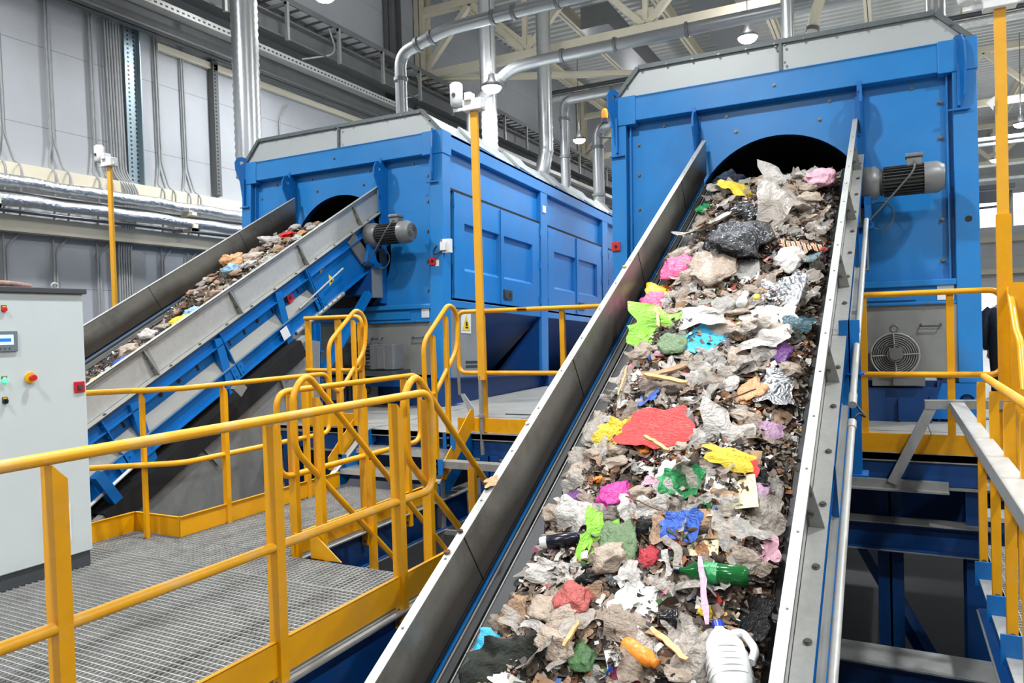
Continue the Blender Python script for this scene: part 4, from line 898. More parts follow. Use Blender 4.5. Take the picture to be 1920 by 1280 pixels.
for X, lb, pa in ((-3.62, 'looped sloping handrail on the right of the short stair', ((5.52, 3.2, 4.45), (5.74, 3.4, 4.62))), (-4.86, 'looped sloping handrail on the left of the short stair', ((5.7, 3.15, 4.45), (5.95, 3.4, 4.62)))):
    dy = .0 if X > -4 else .2
    railing(lb, [fil([(X, 5.385+dy, 4.2), (X, 5.385+dy, 4.39), (X, 5.83+dy, 4.74), (X, 5.98+dy, 4.62), (X, 5.94+dy, 4.3), (X, 5.52+dy, 3.9), (X, 5.385+dy, 3.98), (X, 5.385+dy, 4.22)], .1)],
        [(X, y, z0, z1, '-y', .04, .035, .03) for y, z0, z1 in pa])
    for y, z0, z1 in pa: tag(MB().box((X-.06, y-.0, z0), (X+.07, y+.012, z0+.14)).build('rail_bracket', BLUE2), 'blue bolted bracket at the foot of the %s stair post, %s' % ('right' if X > -4 else 'left', 'lower' if y < 5.72 else 'upper'), 'bracket')
railing('railing on the right platform in front of the round motor fan',
    [fil([(-.19, 6.2, 4.66), (.71, 6.2, 4.66), (.71, 6.2, 4.06), (-.22, 6.2, 4.06)], .09)],
    [(-.15, 6.21, 3.3, 4.65, '+x', .045, .045), (.395, 6.21, 3.3, 4.65, '-y', .048, .045)],
    [((-.2, 6.17, 3.55), (.62, 6.17, 3.55), .006, .14, (0, .012))])
# right stair rails
rr = railing('worn handrail with close set posts at the right edge, running toward the camera',
    [fil([(.5, 5.2, 4.12), (.5, 2.0, 4.11)], .1), fil([(.5, 5.1, 3.6), (.5, 2.0, 3.58)], .1)],
    [(.47, y, 2.95, 4.1, '-y', .042, .035, .05) for y in (5.05, 4.45, 3.92, 3.45)], worn=(0, 1), origin=(.5, 4.6, 3.0))
for y in (4.98, 4.4, 3.88): tag(MB().box((.42, y+.02, 2.92), (.54, y+.03, 3.06)).build('rail_bracket', BLUE2), 'blue bolted bracket under the right edge handrail, %s' % {4.98: 'farthest', 4.4: 'middle', 3.88: 'nearest'}[y], 'bracket')
railing('tall looped handrail at the right edge beside the dark jacketed person',
    [fil([onX(1885, 540, .75), onX(1892, 535, .75), onX(1905, 620, .72), onX(1913, 640, .72), onX(1922, 760, .7)], .06), fil([onX(1880, 690, .78), onX(1893, 540, .78)], .05)],
    [(.78, 6.0, 3.4, 4.7, '-y', .1, .05, .06), (.86, 5.9, 3.3, 4.6, '-y', .07, .05, .06), (.62, 4.6, 2.95, 4.1, '-y', .07, .05)], origin=(.78, 6.0, 3.48))
# galvanised cable channel on the right
ga, gb = (.42, 6.1, 3.83), (.42, 2.4, 3.8)
gc = thing('cable_channel', 'galvanised cable channel running along the right handrail toward the camera', 'cable channel', (.42, 6.1, 3.83))
MB().beam((0, 0, 0), V(gb)-V(ga), .075, .07).build('channel', GALV, gc); MB().beam((0, 0, .038), V(gb)-V(ga)+V((0, 0, .038)), .085, .006).build('lid', GALVL, gc)
MB().beam((-.2, .02, .02), (.45, .03, .03), .08, .06).build('cross_channel', GALV, gc)
MB().beam((-.16, .0, 0), (-.42, -.03, -.56), .07, .03, (0, 1, 0)).build('brace', GALV, gc)
tag(MB().box((-.95, 6.08, 3.22), (.36, 6.14, 3.29)).box((-.95, 6.02, 3.22), (.36, 6.08, 3.232)).build('cable_channel', GALV), 'galvanised cable channel under the right platform edge', 'cable channel')
tag(MB().box((-3.72, 5.55, 3.26), (-2.1, 5.66, 3.32)).box((-3.66, 5.57, 2.6), (-3.6, 5.63, 3.26)).box((-3.6, 5.57, 2.66), (-3.3, 5.6, 2.7)).build('cable_channel', GALV), 'galvanised cable channel on a bracket right of the short stair', 'cable channel')
# ---------------------------------------------------------------- sensor masts
def mast(label, x, y, z0, z1, flip=1, w=.075, low=True):
    r = thing('sensor_mast', label, 'mast', (x, y, z0))
    MB().box((-w/2, -w/4, 0), (w/2, w/4, z1-z0)).build('mast_post', mat('yellow_mast', (226, 165, 40), .4, 0, .06, 6), r, .004)
    MB().box((-.1, -.05, z1-z0), (.1, .05, z1-z0+.11)).box((-.07, -.07, z1-z0+.09), (.0, .03, z1-z0+.17)).build('junction_box', WHITEP, r, .008)
    s = MB().tube([(-.19*flip, 0, z1-z0+.08), (-.19*flip, 0, z1-z0+.1), (-.19*flip, 0, z1-z0+.28), (-.19*flip, 0, z1-z0+.3)], [.05, .062, .062, .04], 18).build('sensor_head', WHITEP, r)
    MB().cyl((-.185*flip, -.06, z1-z0+.17), (-.185*flip, -.068, z1-z0+.17), .02, 14).build('sensor_eye', DGREY, s)
    MB().box((-.22, -.02, z1-z0+.02), (.12, .0, z1-z0+.05)).build('crossbar', WHITEP, r)
    return r
m1 = mast('tall yellow mast with white sensor rising from the upper deck railing', -3.48, 6.16, 4.0, 6.56)
MB().tube([(-.02, 0, .04), (-.02, 0, -.72)], .022, 12).tube([(-.02, 0, -.33), (-.02, 0, -.36)], .034, 12).build('conduit', GALV, m1)
m2 = mast('yellow mast with white sensor against the left wall panels', -8.93, 6.2, 3.9, 6.72, 1, .07)
m3 = mast('yellow mast with white sensor at the right edge of the picture', .72, 6.16, 3.48, 6.6, 1, .07)
MB().box((-.045, -.04, -.3), (.045, -.0, 1.7)).build('mast_sleeve', YEL, m3)
MB().prism([(-.09, -.03, 2.48), (-.05, -.03, 2.42), (-.04, -.03, 2.52)], (0, .005, 0)).build('paper_tag', WHITEP, m3)
sh = thing('shovel', 'grey steel shovel leaning beside the left machine corner', 'shovel', onZ(885, 768, 3.49))
p = onX(852, 600, -4.9)-sh.location
tag(sh)
MB().tube([onY(852, 575, 7.4)-sh.location, onY(862, 740, 7.35)-sh.location], .018, 10).build('shaft', mat('shovel_shaft', (120, 112, 104), .5), sh)
MB().prism([onY(862, 738, 7.35)-sh.location, onY(870, 738, 7.35)-sh.location, onY(888, 765, 7.3)-sh.location, onY(879, 773, 7.3)-sh.location], (0, .015, 0)).build('blade', GALV, sh)
tag(MB().box((-4.0, 7.6, 3.482), (-3.3, 7.62, 3.49)).build('floor_cable', BLACKP), 'thin black cable lying on the upper deck plates', 'cable')

# ================================================================ control cabinet
CX = -4.757
cab = thing('control_cabinet', 'pale grey control cabinet with push buttons at the left edge', 'cabinet', (CX, 3.075, 3.0))
MB().box((-.6, -1.6, .1), (0, 0, 1.8)).build('body', CABM, cab, .006)
MB().box((-.6, -1.6, 0), (-.012, -.012, .1)).build('plinth', DGREY, cab)
MB().box((-.62, -1.62, 1.8), (.02, .018, 1.835)).build('roof_plate', DGREY, cab, .004)
def cl(x, y, e=0): return onX(x, y, CX)-cab.location
def disc(mb, c, r, h, n=20, r2=None): mb.cyl(c, c+V((h, 0, 0)), r, n, r2)
c = cl(107, 983); g = MB().box((0, c.y-.085, c.z-.12), (.008, c.y+.085, c.z+.12))
mb = MB()
for k in range(20): mb.box((.006, c.y-.07, c.z-.1+.0102*k), (.0095, c.y+.07, c.z-.0955+.0102*k))
g.join(mb).build('vent_grille', [WHITEP, DGREY], cab)
c = cl(56, 708); e = MB(); disc(e, c, .034, .012); e = e.build('emergency_stop', mat('estop_yellow', (230, 170, 20), .4), cab)
mb = MB(); disc(mb, c+V((.012, 0, 0)), .012, .025); disc(mb, c+V((.035, 0, 0)), .02, .016, 20, .017); mb.build('stop_button', REDP, e)
c = cl(148, 725); e = MB().box((0, c.y-.035, c.z-.036), (.01, c.y+.035, c.z+.036)).build('lock_plate', REDP, cab, .003); MB().box((.01, c.y-.014, c.z-.014), (.02, c.y+.014, c.z+.014)).build('keyhole', DGREY, e)
c = cl(0, 640); e = MB().box((0, c.y-.1, c.z-.062), (.014, c.y+.095, c.z+.062)).build('display_unit', mat('display_grey', (110, 120, 126), .4), cab, .003)
MB().box((.013, c.y-.08, c.z-.022), (.0155, c.y+.07, c.z+.04)).build('screen', mat('lit_screen', (190, 215, 240), .3, emit=(190, 218, 245), estr=.6), e)
MB().box((.0155, c.y-.08, c.z-.002), (.017, c.y+.055, c.z+.018)).build('screen_bar', mat('screen_blue', (40, 110, 200), .3, emit=(40, 110, 200), estr=.5), e)
mb = MB()
for k in range(5): mb.cyl((.013, c.y-.06+.026*k, c.z-.043), (.017, c.y-.06+.026*k, c.z-.043), .005, 8)
mb.build('keys', DGREY, e)
for (x, y), m_, nm in (((7, 580), REDP, 'push_button'), ((8, 713), mat('green_lamp', (90, 230, 150), .2, emit=(60, 240, 140), estr=2.2), 'indicator_lamp'), ((9, 752), BLACKP, 'selector_switch')):
    c = cl(x, y); e = MB().box((0, c.y-.015, c.z-.008), (.004, c.y+.015, c.z+.026)).build('legend_plate', DGREY, cab)
    MB().box((.004, c.y-.011, c.z+.014), (.005, c.y+.011, c.z+.022)).build('legend', mat('estop_yellow', (230, 170, 20), .4), e)
    mb = MB(); disc(mb, c, .016, .018, 18, .013)
    if nm == 'selector_switch': mb.box((.018, c.y-.004, c.z-.014), (.028, c.y+.004, c.z+.014), None)
    mb.build(nm, m_, e)
mb = MB(); ring(mb, V((-.2, -.06, 1.86)), .022, (1, 0, 0), .006); mb.build('lifting_eye', GALVL, cab)
tag(MB().tube(fil([(CX-.2, 2.2, 4.86), (CX-.2, 2.5, 4.87), (CX-.22, 2.75, 4.87), (CX-.18, 2.85, 4.85)], .05), .018, 8).build('rag', mat('rag_grey', (150, 120, 110), .8, 0, .4, 20)), 'twisted rag lying on top of the control cabinet', 'rag')

# ================================================================ person at the far right
pp_ = px(1887, 640, 10.5)
PX, PY = pp_.x, pp_.y; PZ = 3.12
tag(MB().box((.97, 7.9, PZ-.05), (14, 32, PZ)).box((-9.6, 18.7, PZ-.05), (.97, 32, PZ)).box((.95, PY-1.6, 0), (1.1, PY-1.4, PZ-.05)).box((2.9, PY-1.6, 0), (3.1, PY-1.4, PZ-.05)).build('extended_service_platform', GREYP), 'grey service platform under the person, extended to shade the floor', 'platform')  # carries the person; extended far right and back to shade the floor
per = thing('person', 'person in a dark work jacket seen from behind at the right edge', 'person', (PX, PY, PZ), M=Matrix.Translation((PX, PY, PZ)) @ Matrix.Rotation(radians(-8), 4, 'Z'))
SKIN = mat('skin', (205, 160, 135), .5); JAC = mat('dark_jacket', (34, 38, 48), .8, 0, .2, 12, bump=.4, bscale=14); TRO = mat('dark_trousers', (28, 29, 33), .85, 0, .2, 12, bump=.3, bscale=14); HAIR = mat('dark_hair', (38, 30, 26), .7, 0, .3, 40); BOOT = mat('boot', (22, 20, 20), .5)
verts = [(0,0,.93),(0,0,1.1),(0,.02,1.3),(0,.05,1.42),(0,.1,1.5),(0,.15,1.57),(0,.17,1.66),
 (-.1,0,.9),(-.11,-.01,.5),(-.12,.02,.1),(-.12,-.1,.04), (.1,0,.9),(.11,-.01,.5),(.12,.02,.1),(.12,-.1,.04),
 (-.18,.04,1.4),(-.24,.04,1.12),(-.22,.16,.9),(-.21,.2,.82), (.18,.04,1.4),(.24,.04,1.12),(.22,.16,.9),(.21,.2,.82)]
# feet point away from the camera (+y)
verts[10] = (-.12, .14, .035); verts[14] = (.12, .14, .035)
edges = [(0,1),(1,2),(2,3),(3,4),(4,5),(5,6),(0,7),(7,8),(8,9),(9,10),(0,11),(11,12),(12,13),(13,14),(3,15),(15,16),(16,17),(17,18),(3,19),(19,20),(20,21),(21,22)]
rad = [.14,.13,.15,.12,.055,.085,.1,.095,.06,.045,.035,.095,.06,.045,.035,.06,.045,.034,.03,.06,.045,.034,.03]
for sx, b0 in ((-1, 18), (1, 22)):
    bx, by, bz = verts[b0]
    for k in range(5):
        dx = (-.028+.014*k)*1.0; L5 = (.055, .07, .076, .07, .055)[k]
        if k == 4: a_ = (bx-sx*.045, by+.0, bz-.01); c_ = (bx-sx*.055, by+.03, bz-.05)
        else: a_ = (bx+dx, by+.02, bz-.045); c_ = (bx+dx*1.2, by+.045, bz-.045-L5)
        i = len(verts); verts += [a_, c_]; edges += [(b0, i), (i, i+1)]; rad += [.009, .008]
me = bpy.data.meshes.new('body'); me.from_pydata(verts, edges, []); bo = bpy.data.objects.new('body', me); C.objects.link(bo); bo.parent = per; me.materials.append(SKIN)
sk = bo.modifiers.new('skin', 'SKIN')
for i, rr_ in enumerate(rad): me.skin_vertices[0].data[i].radius = (rr_, rr_)
me.skin_vertices[0].data[0].use_root = True
bo.modifiers.new('sub', 'SUBSURF').levels = 1
def ell(c, a, b, n=20, tilt=0): return [V((c[0]+a*cos(2*pi*k/n), c[1]+b*sin(2*pi*k/n), c[2]+tilt*sin(2*pi*k/n))) for k in range(n)]
J = MB().loft([ell((0, .0, .78), .2, .15), ell((0, 0, .95), .21, .155), ell((0, 0, 1.15), .2, .15), ell((0, .02, 1.32), .235, .15), ell((0, .04, 1.42), .225, .12), ell((0, .06, 1.48), .13, .09), ell((0, .09, 1.53), .08, .075)])
for s_ in (-1, 1): J.tube([(s_*.17, .04, 1.43), (s_*.21, .04, 1.38), (s_*.255, .03, 1.2), (s_*.27, .04, 1.08), (s_*.25, .12, .94), (s_*.235, .17, .87)], [.07, .085, .078, .072, .062, .055], 14)
J.build('jacket', JAC, per)
T_ = MB()
for s_ in (-1, 1): T_.tube([(s_*.09, 0, .95), (s_*.1, 0, .8), (s_*.11, -.01, .5), (s_*.12, .02, .12), (s_*.12, .02, .06)], [.125, .115, .085, .07, .072], 16)
T_.build('trousers', TRO, per)
H5 = MB().sphere((0, .16, 1.69), .112, 16, (.9, 1.0, 1.05)); H5.build('hair', HAIR, per)
MB().sphere((-.04, .265, 1.665), .012).sphere((.04, .265, 1.665), .012).build('eyes', WHITEP, per)
MB().prism([(-.012, .26, 1.63), (.012, .26, 1.63), (0, .262, 1.67)], (0, .028, -.006)).build('nose', SKIN, per)
MB().box((-.025, .25, 1.6), (.025, .262, 1.608)).build('mouth', REDP, per)
MB().sphere((-.1, .15, 1.66), .024, 10, (.4, 1, 1.4)).sphere((.1, .15, 1.66), .024, 10, (.4, 1, 1.4)).build('ears', SKIN, per)
for s_ in (-1, 1): MB().loft([ell((s_*.12, .07, 0), .055, .14, 16), ell((s_*.12, .07, .05), .055, .14, 16), ell((s_*.12, .03, .1), .05, .08, 16), ell((s_*.12, .02, .18), .05, .055, 16)]).build('boot', BOOT, per)
tag(MB().tube(fil([(1.35, 9.2, 3.48), (1.35, 9.2, 5.55), (1.5, 9.2, 5.6), (1.5, 9.2, 5.4)], .05), .025, 8).build('bent_pipe', YELW), 'tan bent pipe standing behind the right mast', 'pipe')
tag(MB().prism([(1.0, 9.5, 3.48), (2.6, 9.5, 3.48), (2.3, 9.6, 3.75), (1.5, 9.6, 3.85)], (0, .8, 0)).build('covered_pile', mat('pale_sheeting', (170, 164, 154), .7, 0, .25, 6, bump=.8, bscale=8)), 'pale sheeting heaped on the platform by the person', 'sheeting')
# ================================================================ waste on the belts
rng = random.Random(11)
CRI, CLI = CRM.inverted(), CLM.inverted()
CRN, CLN = CRM.to_3x3(), CLM.to_3x3()
def hR(x, s):
    """height of the waste bed on the near belt (conveyor space)"""
    e = 1-min(1, abs(x-.06)/.64)**4
    a = .17+.05*noise.noise(V((x*1.4, s*1.1, 3)))+.04*noise.noise(V((x*4, s*3.4, 9)))
    if s < -6.2: a *= max(.45, 1+(s+6.2)*.25)
    if x > .25 and s < -6.6: a *= .35
    if s > -1.0: a *= max(.3, 1-(s+1.0)*1.6)
    return -.372+max(.012, a*e)
def hL(x, s):
    e = 1-min(1, abs(x)/.62)**4
    a = .07+.05*noise.noise(V((x*2, s*1.3, 30)))
    if s > -3.0: a += .17*min(1, (s+3.0)/.25)*(.7+.5*noise.noise(V((s*2.2, 4, 1))))
    elif x < .1: a = .012
    a += .05*noise.noise(V((x*4, s*4, 9)))
    return -.372+max(.01, a*e)
def on_belt(x, y, h=-.2, left=False):
    I = CLI if left else CRI
    o = I @ CAM; d = I.to_3x3() @ ray(x, y); p = o+d*((h-o.z)/d.z); return p
def bedmat():
    m = mat('waste_bed', (88, 74, 60), .8, 0, .6, 34, bump=1.0, bscale=60)
    return m
def bits_mat():
    m = bpy.data.materials.new('litter_bits'); m.use_nodes = True; N = m.node_tree.nodes; L = m.node_tree.links; b = N['Principled BSDF']
    g = N.new('ShaderNodeNewGeometry'); r = N.new('ShaderNodeValToRGB'); r.color_ramp.interpolation = 'CONSTANT'
    cols = [(0, (44, 35, 28)), (.1, (70, 54, 42)), (.24, (104, 84, 66)), (.38, (134, 114, 96)), (.5, (58, 52, 48)), (.6, (168, 150, 132)), (.71, (200, 194, 184)), (.8, (30, 29, 28)), (.86, (150, 92, 56)), (.9, (224, 222, 216)), (.935, (120, 128, 120)), (.95, (196, 150, 60)), (.962, (160, 52, 44)), (.972, (70, 110, 60)), (.982, (60, 90, 150)), (.99, (200, 120, 140))]
    el = r.color_ramp.elements
    while len(el) < len(cols): el.new(.5)
    for e, (p, c) in zip(el, cols): e.position = p; e.color = (*lin(c), 1)
    L.new(g.outputs['Random Per Island'], r.inputs[0]); L.new(r.outputs[0], b.inputs['Base Color']); b.inputs['Roughness'].default_value = .55
    return m
BED, BITS = bedmat(), bits_mat()
def bed(name, label, M0, hf, s0, s1, half, nb, seed):
    n1, n2 = int((s1-s0)/.035), 38; vs = []; fs = []
    for i in range(n1+1):
        for j in range(n2+1):
            x = -half+2*half*j/n2; s = s0+(s1-s0)*i/n1; vs.append((x, s, hf(x, s)-.02+.015*noise.noise(V((x*14, s*14, seed)))))
    for i in range(n1):
        for j in range(n2): a = i*(n2+1)+j; fs.append((a, a+1, a+n2+2, a+n2+1))
    o = tag(MB().add(vs, fs, True).build(name, BED, M=M0), label, 'waste', kind='stuff')
    R_ = random.Random(seed); mb = MB()
    for k in range(nb):
        s = R_.uniform(s0, s1); x = R_.uniform(-half*(.86 if half > .62 else .97), half)*.97; h = hf(x, s)+R_.uniform(-.015, .02)
        z = R_.choice((.006, .008, .011, .015, .022)); w, l = z*R_.uniform(.4, 1), z*R_.uniform(.8, 2)
        E_ = Euler((R_.gauss(0, .5), R_.gauss(0, .5), R_.uniform(0, 6.28))).to_matrix(); c = V((x, s, h)); bnd = R_.uniform(-.5, .5)*w
        P = [c+E_ @ V(q) for q in ((-l, -w, bnd), (0, -w*R_.uniform(.6, 1.3), 0), (l, -w*.7, bnd), (l*.8, w, bnd), (0, w*R_.uniform(.6, 1.2), 0), (-l*.9, w*.6, bnd))]
        mb.add(P, [(0, 1, 4, 5), (1, 2, 3, 4)])
    tag(mb.build(name.replace('bed', 'litter'), BITS, M=M0), label.replace('bed of fine', 'loose litter flakes over').replace(' debris', ''), 'litter', kind='stuff')
    return o
bed('waste_bed', 'bed of fine brown debris on the near conveyor belt', CRM, hR, -8.3, -.66, .665, 30000, 5)
bed('waste_bed', 'bed of fine brown debris on the left conveyor belt', CLM, hL, -6.2, -.66, .6, 5000, 8)

# ---------------------------------------------------------------- unit shapes
import bmesh
def ico(sub):
    bm = bmesh.new(); bmesh.ops.create_icosphere(bm, subdivisions=sub, radius=1); v = [x.co.copy() for x in bm.verts]; f = [[q.index for q in x.verts] for x in bm.faces]; bm.free(); return v, f
ICO = {3: ico(3), 4: ico(4), 5: ico(5)}
def rid(p, o): return sum(a*(1-2*abs(noise.noise(p*f_+o))) for a, f_ in ((.6, 1.0), (.24, 2.2), (.09, 4.6)))
def blob(seed, sub=4, amp=.55, name='crumpled_bag'):
    v, f = ICO[sub]; o = V((seed*3.7, seed*1.9, seed*5.1)); out = []; R_ = random.Random(seed+500)
    PL = [(V((R_.gauss(0, 1), R_.gauss(0, 1), R_.gauss(0, 1))).normalized(), R_.uniform(.5, 1.05)) for _ in range(30)]
    for p in v:
        q = p+V((noise.noise(p*1.3+o), noise.noise(p*1.3+o*2), noise.noise(p*1.3-o)))*.35
        qq = q.normalized(); fc = min(min((d_/max(.05, n_.dot(qq))) for n_, d_ in PL), 1.6)
        r = .55*fc+.3+amp*.55*(rid(q*1.2, o)-.35)+.2*noise.noise(q*.9+o)
        out.append(V((q.x*r, q.y*r, q.z*r)))
    mx = [max(abs(p[i]) for p in out) for i in range(3)]
    out = [V((p.x/mx[0], p.y/mx[1], p.z/mx[2])) for p in out]
    return MB().add(out, f, True).mesh(name)
def sheet(seed, n=22, film=True, name='crumpled_sheet', folds=4, square=False):
    R_ = random.Random(seed); o = V((seed*2.3, seed*4.1, 0)); F_ = [(R_.uniform(0, pi), R_.uniform(-.75, .75), R_.uniform(-.5, .5)) for _ in range(folds*(3 if film else 1))]
    vs = []; top = []
    for i in range(n+1):
        for j in range(n+1):
            u, w = -1+2*i/n, -1+2*j/n
            if not square:
                k = .72+.28*noise.noise(V((atan2(w, u)*1.2, 0, seed)))*1.6; rr_ = max(abs(u), abs(w)); L2 = hypot(u, w) or 1
                sc_ = (rr_/L2)*.55+.45; u, w = u*sc_*k, w*sc_*k
            wu, ww = u+.12*noise.noise(V((u*2, w*2, seed))), w+.12*noise.noise(V((w*2, u*2, seed+7)))
            z = sum(a*abs(wu*cos(t)+ww*sin(t)-c) for t, c, a in F_)
            p = V((u, w, 0)); z += (.16 if film else .05)*rid(p*1.3, o)+(.2 if film else .0)*noise.noise(p*3+o)
            if film: u += .16*noise.noise(p*1.9+o*2); w += .16*noise.noise(p*1.9-o)
            vs.append(V((u, w, z)))
    zs = [p.z for p in vs]; m_ = min(zs); M_ = max(zs); vs = [V((p.x, p.y, (p.z-m_)/(M_-m_)*2-1)) for p in vs]
    fs = [(i*(n+1)+j, (i+1)*(n+1)+j, (i+1)*(n+1)+j+1, i*(n+1)+j+1) for i in range(n) for j in range(n)]
    return MB().add(vs, fs, film).mesh(name)
def strip(seed, n=26):
    R_ = random.Random(seed); vs = []; a1 = R_.uniform(-1, 1)
    for i in range(n+1):
        t = -1+2*i/n; tw = .9*noise.noise(V((t*1.6, seed, 0)))*2; y = .45*noise.noise(V((t*1.2, seed, 5)))+a1*.2*t*t; z = .5*noise.noise(V((t*2, seed, 9)))
        for q in (-1, 0, 1): vs.append(V((t, y+q*.2*cos(tw), z+q*.5*sin(tw)+(.12 if q == 0 else 0))))
    fs = [(i*3+j, i*3+3+j, i*3+4+j, i*3+1+j) for i in range(n) for j in (0, 1)]
    return MB().add(vs, fs, True).mesh('twisted_strip')
BL = [blob(k+31, 4) for k in range(10)]; BLs = [blob(k+20, 3, .7) for k in range(8)]
FI = [sheet(k+1, 22, True) for k in range(9)]; PA = [sheet(k+40, 16, False, 'paper_scrap', 4) for k in range(6)]
CA = [sheet(k+60, 6, False, 'card_piece', 1, True) for k in range(3)]; ST = [strip(k+1) for k in range(5)]
def leafm(seed):
    vs = []; fs = []; n = 8
    for i in range(n+1):
        t = i/n; w = sin(pi*min(1, t*1.02))**.8*.55
        for q in (-1, 0, 1): vs.append(V((-1+2*t, q*w+.12*noise.noise(V((t*5, q, seed))), .5*abs(q)*w+.7*noise.noise(V((t*1.5, q*.5, seed*3))))))
    for i in range(n):
        for j in (0, 1): fs.append((i*3+j, i*3+3+j, i*3+4+j, i*3+1+j))
    return MB().add(vs, fs, True).mesh('dead_leaf')
LE = [leafm(k+1) for k in range(4)]
CH = [blob(k+70, 3, .25, 'clump') for k in range(4)]
# ---------------------------------------------------------------- waste materials
def wm_(name, rgb, rough=.45, alpha=1., metal=0., dirt=.55, var=.16, bs=4.2, bump=.45, spec=.5, coat=0.):
    m = mat('waste_'+name, rgb, rough, metal, var, 2.6, bump, bs, spec, alpha, dirt=(104, 88, 72), dirtamt=dirt, coat=coat)
    N = m.node_tree.nodes; L = m.node_tree.links
    nf = N.new('ShaderNodeTexNoise'); nf.inputs['Scale'].default_value = 11; nf.inputs['Detail'].default_value = 3
    tc2 = [q for q in N if q.type == 'TEX_COORD'][0]; L.new(tc2.outputs['Object'], nf.inputs['Vector'])
    if bump:
        b2 = N.new('ShaderNodeBump'); b2.inputs['Strength'].default_value = .3; L.new(nf.outputs['Fac'], b2.inputs['Height'])
        b1 = [q for q in N if q.type == 'BUMP'][0]; L.new(b2.outputs['Normal'], b1.inputs['Normal'])
    for n in N:
        if n.type == 'BUMP': n.inputs['Distance'].default_value = .07
        if n.type == 'TEX_NOISE' and n.inputs['Scale'].default_value == bs:
            try: n.noise_type = 'RIDGED_MULTIFRACTAL'
            except Exception: pass
    return m
W = {}
def wc(name, rgb, **k): W[name] = wm_(name, rgb, **k)
wc('film_grey', (176, 167, 156), rough=.24, alpha=.82); wc('film_beige', (188, 170, 152), rough=.3, alpha=.86); wc('film_taupe', (150, 134, 118), rough=.35, alpha=.9)
wc('film_clear', (206, 202, 194), rough=.16, alpha=.5, dirt=.3); wc('white_film', (196, 191, 184), rough=.3, alpha=.93, dirt=.45); wc('white_paper', (216, 214, 208), rough=.7, dirt=.25, bump=.2)
wc('cream_paper', (232, 214, 166), rough=.7, dirt=.3, bump=.2); wc('card', (168, 134, 100), rough=.8, dirt=.4, bump=.2); wc('brown_paper', (160, 130, 104), rough=.75); wc('leaf', (112, 74, 46), rough=.75, dirt=.2, var=.4)
wc('leaf2', (152, 100, 58), rough=.75, dirt=.3, var=.4); wc('soil', (64, 52, 42), rough=.85, var=.4); wc('black', (20, 20, 22), rough=.2, dirt=.0, bump=.8); wc('dark_cloth', (38, 42, 36), rough=.9, dirt=.15, bump=.25)
wc('red', (214, 34, 30), rough=.4, dirt=.06, bump=.15); wc('deep_red', (176, 38, 52), rough=.5, dirt=.15); wc('pink', (232, 84, 136), rough=.35, dirt=.25); wc('pale_pink', (224, 170, 186), rough=.4, dirt=.2)
wc('magenta', (190, 40, 140), rough=.35, dirt=.15); wc('purple', (92, 44, 112), rough=.4, dirt=.2); wc('lilac', (190, 150, 180), rough=.4, alpha=.85, dirt=.25); wc('lime', (140, 205, 60), rough=.35, dirt=.2)
wc('green', (40, 150, 84), rough=.35, dirt=.15); wc('dull_green', (98, 124, 84), rough=.5, dirt=.4); wc('yellow', (222, 190, 40), rough=.4, dirt=.25); wc('orange', (244, 140, 40), rough=.35, dirt=.06, bump=.05)
wc('tan', (206, 152, 104), rough=.4, dirt=.25); wc('cyan', (56, 176, 216), rough=.45, dirt=.08, bump=.1); wc('blue', (50, 96, 190), rough=.35, dirt=.2); wc('pale_blue', (150, 190, 220), rough=.4, alpha=.9, dirt=.25)
wc('teal', (40, 82, 92), rough=.35, dirt=.25); wc('foil', (206, 208, 212), rough=.22, metal=.75, dirt=.1, bs=4, bump=1.); wc('wood', (206, 164, 112), rough=.75, dirt=.25, bump=.15); wc('maroon', (120, 30, 56), rough=.3, dirt=.1)
wc('bottle_green', (20, 96, 44), rough=.08, dirt=.1, bump=0, alpha=.9); wc('bottle_dark', (24, 26, 38), rough=.2, dirt=.1, bump=0); wc('jug', (226, 228, 226), rough=.3, dirt=.12, bump=.05, alpha=.97); wc('clear_rigid', (215, 210, 205), rough=.08, alpha=.42, dirt=.2, bump=.1)
wc('peel', (236, 168, 112), rough=.5, dirt=.1, bump=.1); wc('melon', (52, 92, 44), rough=.4, dirt=.1, var=.5, bump=.1); wc('rednet', (178, 84, 78), rough=.45, alpha=.95, dirt=.35); wc('capblue', (30, 60, 190), rough=.3, dirt=0, bump=0); wc('capwhite', (232, 232, 230), rough=.35, dirt=.05, bump=0)
# striped cloth
sm = mat('striped_cloth', (220, 210, 180), .85); nt = sm.node_tree; wv = nt.nodes.new('ShaderNodeTexWave'); wv.inputs['Scale'].default_value = 1.6; wv.inputs['Distortion'].default_value = 1.5
cr = nt.nodes.new('ShaderNodeValToRGB'); cr.color_ramp.interpolation = 'CONSTANT'; el = cr.color_ramp.elements
for p_, c_ in ((.0, (30, 30, 50)), (.25, (225, 200, 90)), (.45, (200, 60, 110)), (.6, (235, 230, 225)), (.75, (40, 60, 110)), (.88, (225, 130, 60))):
    e_ = el.new(p_) if p_ else el[0]; e_.position = p_; e_.color = (*lin(c_), 1)
tcn = nt.nodes.new('ShaderNodeTexCoord'); nt.links.new(tcn.outputs['Object'], wv.inputs[0]); nt.links.new(wv.outputs['Fac'], cr.inputs[0]); nt.links.new(cr.outputs[0], nt.nodes['Principled BSDF'].inputs['Base Color'])
W['striped'] = sm

